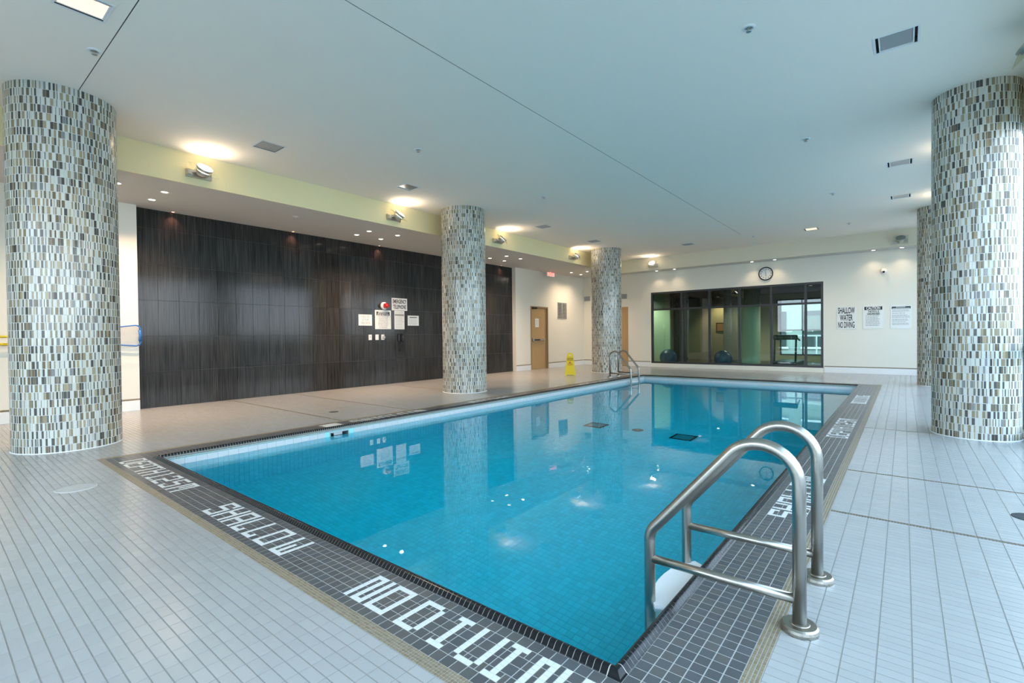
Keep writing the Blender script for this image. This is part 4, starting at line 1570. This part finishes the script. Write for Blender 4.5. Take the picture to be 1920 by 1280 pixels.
for (a, b) in (((-0.065, -0.05), (0, 0.06)), ((0, 0.06), (0.065, -0.05)), ((0.065, -0.05), (-0.065, -0.05))):
    v = Vector((b[0] - a[0], b[1] - a[1], 0))
    q.box(0, v.length, -0.004, 0.004, -0.001, 0.001, R @ Matrix.Translation((a[0], a[1], 0)) @ Matrix.Rotation(math.atan2(v.y, v.x), 4, 'Z'))
local(t, q.build('warning_triangle', M['red']))
q = MB()
q.lathe([(0.010, -0.001), (0.010, 0.001)], 12, R @ Matrix.Translation((-0.012, 0.022, 0)))
for (a, b) in (((-0.01, 0.012), (0.006, -0.016)), ((0.006, -0.016), (0.03, -0.02)), ((0.006, -0.016), (-0.008, -0.04)), ((-0.008, 0.008), (0.018, 0.014)), ((-0.008, 0.008), (-0.03, 0.0))):
    v = Vector((b[0] - a[0], b[1] - a[1], 0))
    q.box(0, v.length, -0.004, 0.004, -0.001, 0.001, R @ Matrix.Translation((a[0], a[1], 0)) @ Matrix.Rotation(math.atan2(v.y, v.x), 4, 'Z'))
local(t, q.build('slipping_figure', M['ink']))

# ------------------------------------------------------------------ lamps
def spot(parent, loc, target, watt, col, size, blend=0.6, rad=0.04):
    l = bpy.data.lights.new('lamp_light', 'SPOT')
    l.energy = watt
    l.color = col
    l.spot_size = radians(size)
    l.spot_blend = blend
    l.shadow_soft_size = rad
    o = bpy.data.objects.new('lamp_light', l)
    COL.objects.link(o)
    d = Vector(target) - Vector(loc)
    o.matrix_world = Matrix.Translation(loc) @ d.to_track_quat('-Z', 'Y').to_matrix().to_4x4()
    o.parent = parent
    o.matrix_parent_inverse = parent.matrix_basis.inverted()
    return o
UPW = 20.0
def uplight(pos, nrm, label, on=True, tilt=45, yaw=0):
    """adjustable flood: wall box, yoke, square glass plate and round lamp head tilted into the room"""
    n = Vector(nrm)
    side = Vector((0, 0, 1)).cross(n)
    t = thing('wall_uplight', label, 'wall light', pos)
    B = Matrix((( side.x, n.x, 0, pos[0]), (side.y, n.y, 0, pos[1]), (0, 0, 1, pos[2]), (0, 0, 0, 1)))   # x side, y out, z up
    q = MB()
    q.bbox(-0.16, 0.16, 0.0, 0.05, -0.055, 0.055, 0.004, B)
    q.build('wall_box', M['satin'], t)
    q = MB()
    q.bbox(-0.16, -0.10, 0.05, 0.10, -0.035, 0.03, 0.004, B)
    q.tube([B @ Vector((-0.13, 0.08, 0.0)), B @ Vector((-0.05, 0.14, 0.01))], 0.014, 10)
    q.build('yoke', M['satin'], t)
    H = B @ Matrix.Translation((0.02, 0.16, 0.035)) @ Matrix.Rotation(radians(yaw), 4, 'Z') @ Matrix.Rotation(radians(-tilt), 4, 'X')
    q = MB()
    q.bbox(-0.15, 0.15, -0.15, 0.15, -0.003, 0.003, 0.001, H)
    q.build('glass_plate', M['plate_glass'], t)
    q = MB(); q.smooth = True
    q.lathe([(0.045, -0.085), (0.07, -0.075), (0.085, -0.045), (0.088, -0.003)], 32, H)
    q.build('lamp_body', M['satin'], t)
    q = MB(); q.smooth = True
    q.lathe([(0.088, 0.003), (0.10, 0.02), (0.105, 0.045), (0.098, 0.047)], 32, H, cap=False)
    q.build('lamp_rim', M['satin'], t)
    q = MB()
    q.lathe([(0.094, 0.040), (0.096, 0.0465), (0.05, 0.052), (0.003, 0.054)], 32, H)
    q.build('lens', M['lamp_on'] if on else M['lamp_off'], t)
    if on:
        p = H @ Vector((0, 0, 0.075))
        d = p + Vector((0, 0, 0.3)) + (H.to_3x3() @ Vector((0, 0, 0.25)))
        spot(t, p, d, UPW, (1.0, 0.76, 0.50), 160, 0.9, 0.09)
    return t
for y, lab in ((2.60, 'lit adjustable uplight on the left bulkhead just past the left column'),
               (5.98, 'lit adjustable uplight on bulkhead above the dark wall signs'),
               (9.10, 'lit adjustable uplight on bulkhead just right of the middle column'),
               (12.55, 'lit adjustable uplight on bulkhead just left of the far column')):
    uplight((BX, y, 3.47), (1, 0, 0), lab, True, 42, {2.60: -10, 5.98: -25, 9.10: -35, 12.55: -42}[y])
uplight((-6.62, BY, 3.47), (0, -1, 0), 'lit adjustable uplight on far bulkhead, left above the gym window')
uplight((-0.09, BY, 3.44), (0, -1, 0), 'unlit adjustable uplight on far bulkhead above the security camera', False)
uplight((XR, 5.95, 3.50), (-1, 0, 0), 'unlit adjustable uplight jutting in above the near right column', False)
uplight((XR, 9.15, 3.47), (-1, 0, 0), 'lit uplight on right bulkhead, hidden behind the near right column')
uplight((XR, 12.2, 3.47), (-1, 0, 0), 'lit uplight on right bulkhead between the two right columns')

FLAB = {0: 'lit square ceiling light near the left column', 1: 'unlit square ceiling light nearest the right column, largest of its row', 2: 'unlit square ceiling light, middle of the right row',
        3: 'unlit square ceiling light, farthest of the right row', 4: 'small distant lit square ceiling light above the far wall', 5: 'square grey ceiling grille beyond the nearest uplight',
        6: 'pale square ceiling fixture above the second uplight', 7: 'square ceiling grille right of the middle column', 8: 'square ceiling grille left of the far column', 9: 'square ceiling grille before the far bulkhead above the window'}
for i, (x, y, s) in enumerate(FIX):
    t = thing('ceiling_grille' if s == 'vent' else 'ceiling_light', FLAB[i], 'vent' if s == 'vent' else 'ceiling light', (x, y, CEIL), None)
    q = MB()
    for (a, b, c, d) in ((-0.165, 0.165, -0.165, -0.147), (-0.165, 0.165, 0.147, 0.165), (-0.165, -0.147, -0.147, 0.147), (0.147, 0.165, -0.147, 0.147)):
        q.box(a, b, c, d, -0.004, 0.002)
    local(t, q.build('trim_ring', M['white_plastic']))
    q = MB()
    q.box(-0.15, 0.15, -0.15, 0.15, 0.05, 0.055)
    for (a, b, c, d) in ((-0.15, 0.15, -0.15, -0.147), (-0.15, 0.15, 0.147, 0.15), (-0.15, -0.147, -0.147, 0.147), (0.147, 0.15, -0.147, 0.147)):
        q.box(a, b, c, d, 0.0, 0.05)
    local(t, q.build('housing', M['grille_dark']))
    if s == 'vent':
        me = MB().box(-0.147, 0.147, -0.006, 0.006, -0.001, 0.001).mesh('louvre', M['grille'])
        for k in range(13):
            o = link('louvre', me)
            o.parent = t
            o.location = (0, -0.132 + 0.022 * k, 0.006)
            o.rotation_euler = (radians(-35), 0, 0)
    else:
        q = MB()
        for (a, b, c, d) in ((-0.126, 0.126, -0.146, -0.136), (-0.126, 0.126, 0.136, 0.146), (-0.126, -0.116, -0.136, 0.136), (0.116, 0.126, -0.136, 0.136)):
            q.box(a, b, c, d, 0.0, 0.012)
        local(t, q.build('lens_frame', M['white_plastic']))
        q = MB()
        q.box(-0.116, 0.116, -0.136, 0.136, 0.006, 0.010)
        local(t, q.build('glass_lens', M['panel_on'] if s == 'on' else M['panel_off']))
        if s == 'on':
            spot(t, (x, y, CEIL - 0.02), (x, y, 0), 90, (1.0, 0.74, 0.48), 140, 0.8, 0.1)

# recessed pot lights in the soffits
pots = [((-9.11, 2.39), (-8.50, 2.39), (-8.50, 1.83), (-9.11, 1.83), 'soffit downlights by the left column', 'lit soffit downlight beside the left column'),
        ((-9.04, 5.98), (-8.55, 5.95), (-9.04, 6.59), (-8.45, 6.59), 'soffit downlights above the wall signs', 'lit soffit downlight above the wall signs'),
        ((-9.04, 10.24), (-8.46, 10.27), (-9.05, 10.88), (-8.46, 10.89), 'soffit downlights right of the middle column', 'lit soffit downlight right of middle column'),
        ((-9.04, 14.52), (-9.06, 15.2), (-8.48, 14.65), 'soffit downlights left of the far column', 'lit soffit downlight between exit sign and far column'),
        ((-6.62, 16.14), (-6.0, 16.14), 'far soffit downlights left', 'lit downlight in far soffit above left window panes'),
        ((-3.61, 16.14), (-2.99, 16.14), 'far soffit downlights by the clock', 'lit downlight in far soffit above the clock'),
        ((-0.64, 16.14), (-0.05, 16.14), 'far soffit downlights right', 'lit downlight in far soffit above security camera')]
pot0 = None
def pot(x, y, label, group):
    global pot0
    if pot0 is None:
        t = thing('recessed_downlight', label, 'downlight', (x, y, SOF), group)
        q = MB(); q.smooth = True
        q.lathe([(0.062, 0.001), (0.06, -0.004), (0.046, -0.005), (0.044, 0.0)], 28, cap=False)
        local(t, q.build('trim_ring', M['white_plastic']))
        q = MB()
        q.lathe([(0.045, -0.001), (0.003, -0.0015)], 28)
        local(t, q.build('lens', M['pot_on']))
        pot0 = t
    else:
        t = dup(pot0, (x, y, SOF), label, group)
    return t
for p in pots:
    spots_ = p[:-2]
    for (x, y) in spots_:
        if y > 16:
            where = 'left of the pair' if x == min(q[0] for q in spots_) else 'right of the pair'
        elif len(spots_) == 3:
            where = {(-9.04, 14.52): 'left of three', (-9.06, 15.2): 'lowest of three', (-8.48, 14.65): 'right of three'}[(x, y)]
        else:
            where = ('nearest the wall' if x < -8.8 else 'nearest the bulkhead') + (', left one' if y < sum(q[1] for q in spots_) / 4 else ', right one')
        t = pot(x, y, p[-1] + ', ' + where, p[-2])
        if x < -9 and y < 12:
            spot(t, (x, y, SOF - 0.01), (x, y, 0), 90, (1.0, 0.62, 0.42), 110, 1.0, 0.04)
        elif y > 16:
            spot(t, (x, y, SOF - 0.01), (x, y - 0.15, 0), 14, (1.0, 0.75, 0.5), 110, 0.8, 0.04)
        else:
            spot(t, (x, y, SOF - 0.01), (x, y, 0), 160 if y < 12 else 75, (1.0, 0.76, 0.54), 140, 1.0, 0.04)

for y, lab in ((2.85, 'first from the left'), (4.95, 'second from the left'), (7.05, 'above the wall signs'), (11.55, 'right of the middle column')):
    t = thing('wall_washer', 'small warm wall washer at top of the dark wall, ' + lab, 'downlight', (XP + 0.07, y, SOF))
    q = MB()
    q.lathe([(0.03, 0.001), (0.029, -0.004), (0.022, -0.0045)], 20, cap=False)
    local(t, q.build('trim_ring', M['white_plastic']))
    q = MB()
    q.lathe([(0.022, -0.001), (0.002, -0.0015)], 20)
    local(t, q.build('lens', M['wash_on']))
    spot(t, (XP + 0.07, y, SOF - 0.008), (XP + 0.5, y, 0), 9, (1.0, 0.42, 0.26), 110, 0.9, 0.02)

spr = [(-5.67, 1.08, CEIL, 'round sprinkler cover in ceiling beside the lit square light'), (-1.03, 4.525, CEIL, 'largest round sprinkler cover, mid ceiling toward the right'),
       (-5.26, 4.475, CEIL, 'round sprinkler cover in ceiling above the second uplight'), (-1.03, 7.60, CEIL, 'round sprinkler cover in ceiling left of the near right column'),
       (-1.04, 10.88, CEIL, 'small sprinkler cover in ceiling beside the middle unlit square light'), (-5.27, 7.52, CEIL, 'small sprinkler cover in ceiling right of the middle column'),
       (-1.03, 14.11, CEIL, 'tiny sprinkler cover in ceiling right of the far lit light'), (-3.15, 14.2, CEIL, 'tiny sprinkler cover in ceiling left of the far lit light'),
       (-8.5, 4.363, SOF, 'small sprinkler in the soffit above the dark wall')]
s0 = None
for x, y, z, lab in spr:
    if s0 is None:
        s0 = thing('fire_sprinkler', lab, 'sprinkler', (x, y, z))
        q = MB(); q.smooth = True
        q.lathe([(0.055, 0.0), (0.052, -0.006), (0.034, -0.012), (0.030, -0.004)], 28, cap=False)
        local(s0, q.build('escutcheon', M['white_plastic']))
        q = MB()
        q.lathe([(0.030, -0.003), (0.012, -0.004), (0.010, -0.03), (0.022, -0.034), (0.020, -0.037)], 20)
        local(s0, q.build('sprinkler_head', M['satin']))
    else:
        dup(s0, (x, y, z), lab)

# ------------------------------------------------------------------ gym behind the far window
gym = struct('wall_gym')
GY0, GY1 = YF + 0.13, 22.0
mb = MB()
mb.box(-9.8, -3.9, GY1, GY1 + 0.1, 0, 3.2)
mb.box(-1.6, 1.4, GY1, GY1 + 0.1, 0, 3.2)
mb.box(-3.9, -1.6, GY1, GY1 + 0.1, 2.5, 3.2)
mb.box(-3.9, -1.6, GY1, GY1 + 0.1, 0, 0.25)
mb.box(-9.9, -9.8, GY0, GY1, 0, 3.2)
mb.box(1.3, 1.4, GY0, GY1, 0, 3.2)
mb.build('wall_face', M['gym_wall'], gym)
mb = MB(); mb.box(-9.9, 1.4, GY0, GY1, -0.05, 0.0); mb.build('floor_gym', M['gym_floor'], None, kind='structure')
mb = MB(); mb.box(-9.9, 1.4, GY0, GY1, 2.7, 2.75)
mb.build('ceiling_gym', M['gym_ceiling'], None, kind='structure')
mb = MB(); mb.bbox(-6.94, -6.72, 17.6, 17.72, 0, 2.7, 0.004); mb.bbox(-8.2, -6.94, 17.6, 17.72, 0, 2.7, 0.004)
mb.build('wall_gym_partition', M['gym_green'], None, kind='structure')
window('window_4', -3.9, -1.6, 0.25, 2.5, [-3.1, -2.35], [1.25], lambda u, t, z: (u, GY1 + 0.05 + t, z), M['pane'], 0.05)
t = thing('wood_screen', 'dark brown wooden screen in the gym behind the blue ball', 'screen', (-6.5, 17.9, 0))
for k in range(5):
    MB().bbox(-6.71 + k * 0.1, -6.62 + k * 0.1, 17.9, 17.96, 0.03, 2.45, 0.004).build('plank', M['gym_dark'], t)
MB().bbox(-6.72, -6.2, 17.96, 18.0, 2.3, 2.38, 0.003).build('rail', M['gym_dark'], t)
MB().bbox(-6.72, -6.2, 17.96, 18.0, 0.2, 0.28, 0.003).build('rail', M['gym_dark'], t)
t = thing('gym_column', 'broad pale green column in the gym seen through the fourth window pane', 'column', (-4.12, 18.2, 0))
mb = MB(); mb.smooth = True
mb.lathe([(0.30, 0.0), (0.30, 2.7)], 40, Matrix.Translation((-4.12, 18.2, 0)), cap=False)
mb.build('shaft', M['gym_green'], t)
mb = MB()
mb.lathe([(0.315, 0.0), (0.315, 0.10), (0.302, 0.105)], 40, Matrix.Translation((-4.12, 18.2, 0)), cap=False)
mb.build('plinth', M['gym_dark'], t)
t = thing('gym_pillar', 'narrow grey stone pillar in the gym behind the third window pane', 'pillar', (-5.35, 20.6, 0))
mb = MB(); mb.bbox(-5.62, -5.10, 20.4, 20.8, 0, 2.7, 0.01); mb.build('shaft', M['column_grey'], t)
mb = MB(); mb.bbox(-5.64, -5.08, 20.38, 20.82, 0, 0.1, 0.006); mb.build('plinth', M['gym_dark'], t)
t = thing('framed_picture', 'framed picture on the warm lit gym wall behind third pane', 'picture', (-6.15, GY1, 1.40))
mb = MB(); mb.bbox(-6.36, -5.94, GY1 - 0.03, GY1, 1.21, 1.61, 0.004); mb.build('frame', M['gym_dark'], t)
mb = MB(); mb.box(-6.32, -5.98, GY1 - 0.034, GY1 - 0.03, 1.25, 1.57); mb.build('print', mat('picture_print', (0.5, 0.30, 0.14), 0.6, noise=0.3, nscale=9), t)
def ball(x, y, r, label):
    t = thing('exercise_ball', label, 'ball', (x, y, 0))
    q = MB(); q.smooth = True
    q.sphere((0, 0, r), r, 40, 20)
    local(t, q.build('ball_skin', M['ball']))
    q = MB(); q.smooth = True
    for k in range(-3, 4):
        z = r + k * 0.05
        rr_ = sqrt(r * r - (k * 0.05) ** 2)
        q.tube([(rr_ * cos(2 * pi * j / 40), rr_ * sin(2 * pi * j / 40), z) for j in range(40)], 0.004, 6, closed=True)
    local(t, q.build('ridge', M['ball']))
ball(-6.62, 17.15, 0.30, 'dark blue exercise ball behind the leftmost window pane')
ball(-4.74, 17.15, 0.29, 'dark blue exercise ball behind the third window pane')
t = thing('treadmill', 'dark treadmill in the gym behind the fifth window pane', 'treadmill', (-2.95, 18.2, 0))
mb = MB(); mb.bbox(-3.35, -2.65, 17.5, 19.1, 0.03, 0.22, 0.02); mb.build('deck', M['black'], t)
for x in (-3.33, -2.72):
    mb = MB(); mb.smooth = True
    mb.tube(fillet([(x + 0.02, 17.7, 0.1), (x + 0.02, 17.85, 1.0), (x + 0.02, 18.5, 0.9)], [0.08], 6), 0.03, 10); mb.build('upright', M['black'], t)
mb = MB(); mb.bbox(-3.35, -2.65, 17.76, 17.86, 0.92, 1.08, 0.03); mb.build('console', M['black'], t)
t = thing('gym_downlight', 'warm downlight over the framed picture in the gym', 'ceiling light', (-6.15, 21.5, 2.70))
mb = MB(); mb.lathe([(0.07, 0.0), (0.068, -0.01), (0.05, -0.012)], 24, Matrix.Translation((-6.15, 21.5, 2.70)), cap=False); mb.build('trim_ring', M['white_plastic'], t)
mb = MB(); mb.lathe([(0.05, -0.008), (0.003, -0.009)], 24, Matrix.Translation((-6.15, 21.5, 2.70))); mb.build('lens', M['pot_on'], t)
spot(t, (-6.15, 21.5, 2.68), (-6.15, 21.85, 1.2), 60, (1.0, 0.66, 0.36), 100, 0.7, 0.05)
for (x, y, lab) in ((-7.6, 17.0, 'gym ceiling downlight near the green partition'), (-2.4, 18.6, 'gym ceiling downlight above the treadmill'), (-4.6, 19.6, 'gym ceiling downlight behind the pale green column')):
    t = thing('gym_downlight', lab, 'ceiling light', (x, y, 2.70))
    mb = MB(); mb.lathe([(0.07, 0.0), (0.068, -0.01), (0.05, -0.012)], 24, Matrix.Translation((x, y, 2.70)), cap=False); mb.build('trim_ring', M['white_plastic'], t)
    mb = MB(); mb.lathe([(0.05, -0.008), (0.003, -0.009)], 24, Matrix.Translation((x, y, 2.70))); mb.build('lens', M['pot_on'], t)
    spot(t, (x, y, 2.68), (x, y, 0), 140, (1.0, 0.85, 0.62), 140, 0.7, 0.05)

# ------------------------------------------------------------------ outside the glazing: terrace, railing, hedges
ter = struct('ground_terrace')
mb = MB()
mb.box(XR + 0.15, 30, -30, 45, -0.3, -0.06)
mb.box(-30, XR + 0.15, -30, YB - 0.13, -0.3, -0.06)
mb.box(-9.9, XR + 0.15, 22.1, 45, -0.3, -0.06)
mb.build('paving', M['ext_slab'], ter)
def railing(p0, p1, label):
    t = thing('terrace_railing', label, 'railing', p0)
    a, b = Vector(p0), Vector(p1)
    L = (b - a).length
    u = (b - a) / L
    q = MB()
    q.tube([a + Vector((0, 0, 1.0)), b + Vector((0, 0, 1.0))], 0.03, 8)
    q.build('top_rail', M['ext_white'], t)
    n = int(L / 1.5)
    for k in range(n + 1):
        p = a + u * (L * k / n)
        MB().box(p.x - 0.025, p.x + 0.025, p.y - 0.025, p.y + 0.025, -0.06, 0.99).build('post', M['ext_white'], t)
    return t
railing((5.0, -6.0, 0), (5.0, 22.0, 0), 'white terrace railing outside the right glazing')
railing((-14.0, -8.0, 0), (4.0, -8.0, 0), 'white terrace railing outside the back glazing')
for (x0, x1, y0, y1, lab) in ((12.0, 13.5, -20, 40, 'clipped green hedge beyond the right terrace railing'), (-25, 11.0, -15.5, -14.0, 'clipped green hedge beyond the back terrace railing')):
    q = MB()
    nx, ny = max(2, int((x1 - x0) / 0.5)), max(2, int((y1 - y0) / 0.5))
    for i in range(nx):
        for j in range(ny):
            xa, ya = x0 + (x1 - x0) * i / nx, y0 + (y1 - y0) * j / ny
            q.bbox(xa - 0.05, xa + (x1 - x0) / nx + 0.05, ya - 0.05, ya + (y1 - y0) / ny + 0.05, -0.1, 1.2 + random.uniform(-0.12, 0.12), 0.12)
    o = q.build('hedge', M['ext_hedge'], None, label=lab, category='hedge', kind='stuff')

t = thing('neighbour_building', 'pale concrete building with window rows seen through the gym window', 'building', (-4, 30, 0))
MB().box(-16, 10, 30, 36, -0.1, 8).build('facade', mat('facade_concrete', (0.30, 0.32, 0.28), 0.9, noise=0.1, nscale=1), t)
for k in range(9):
    for z in (0.4, 3.4):
        x = -15 + 2.7 * k
        MB().bbox(x, x + 1.9, 29.93, 30.0, z, z + 1.9, 0.02).build('window', M['frame_dark'], t)
        MB().box(x - 0.1, x + 2.0, 29.85, 30.0, z - 0.12, z - 0.02).build('sill', M['ext_white'], t)
railing((-8.0, 25.0, 0), (2.0, 25.0, 0), 'white terrace railing outside the gym window')

# ------------------------------------------------------------------ lettering becomes plain mesh
bpy.context.view_layer.update()
dg = bpy.context.evaluated_depsgraph_get()
for o in [o for o in bpy.data.objects if o.type == 'FONT']:
    me = bpy.data.meshes.new_from_object(o.evaluated_get(dg))
    n = bpy.data.objects.new(o.name, me)
    cu = o.data
    nm = o.name
    COL.objects.link(n)
    n.parent = o.parent
    n.matrix_parent_inverse = o.matrix_parent_inverse.copy()
    n.matrix_basis = o.matrix_basis.copy()
    bpy.data.objects.remove(o)
    bpy.data.curves.remove(cu)
    n.name = nm
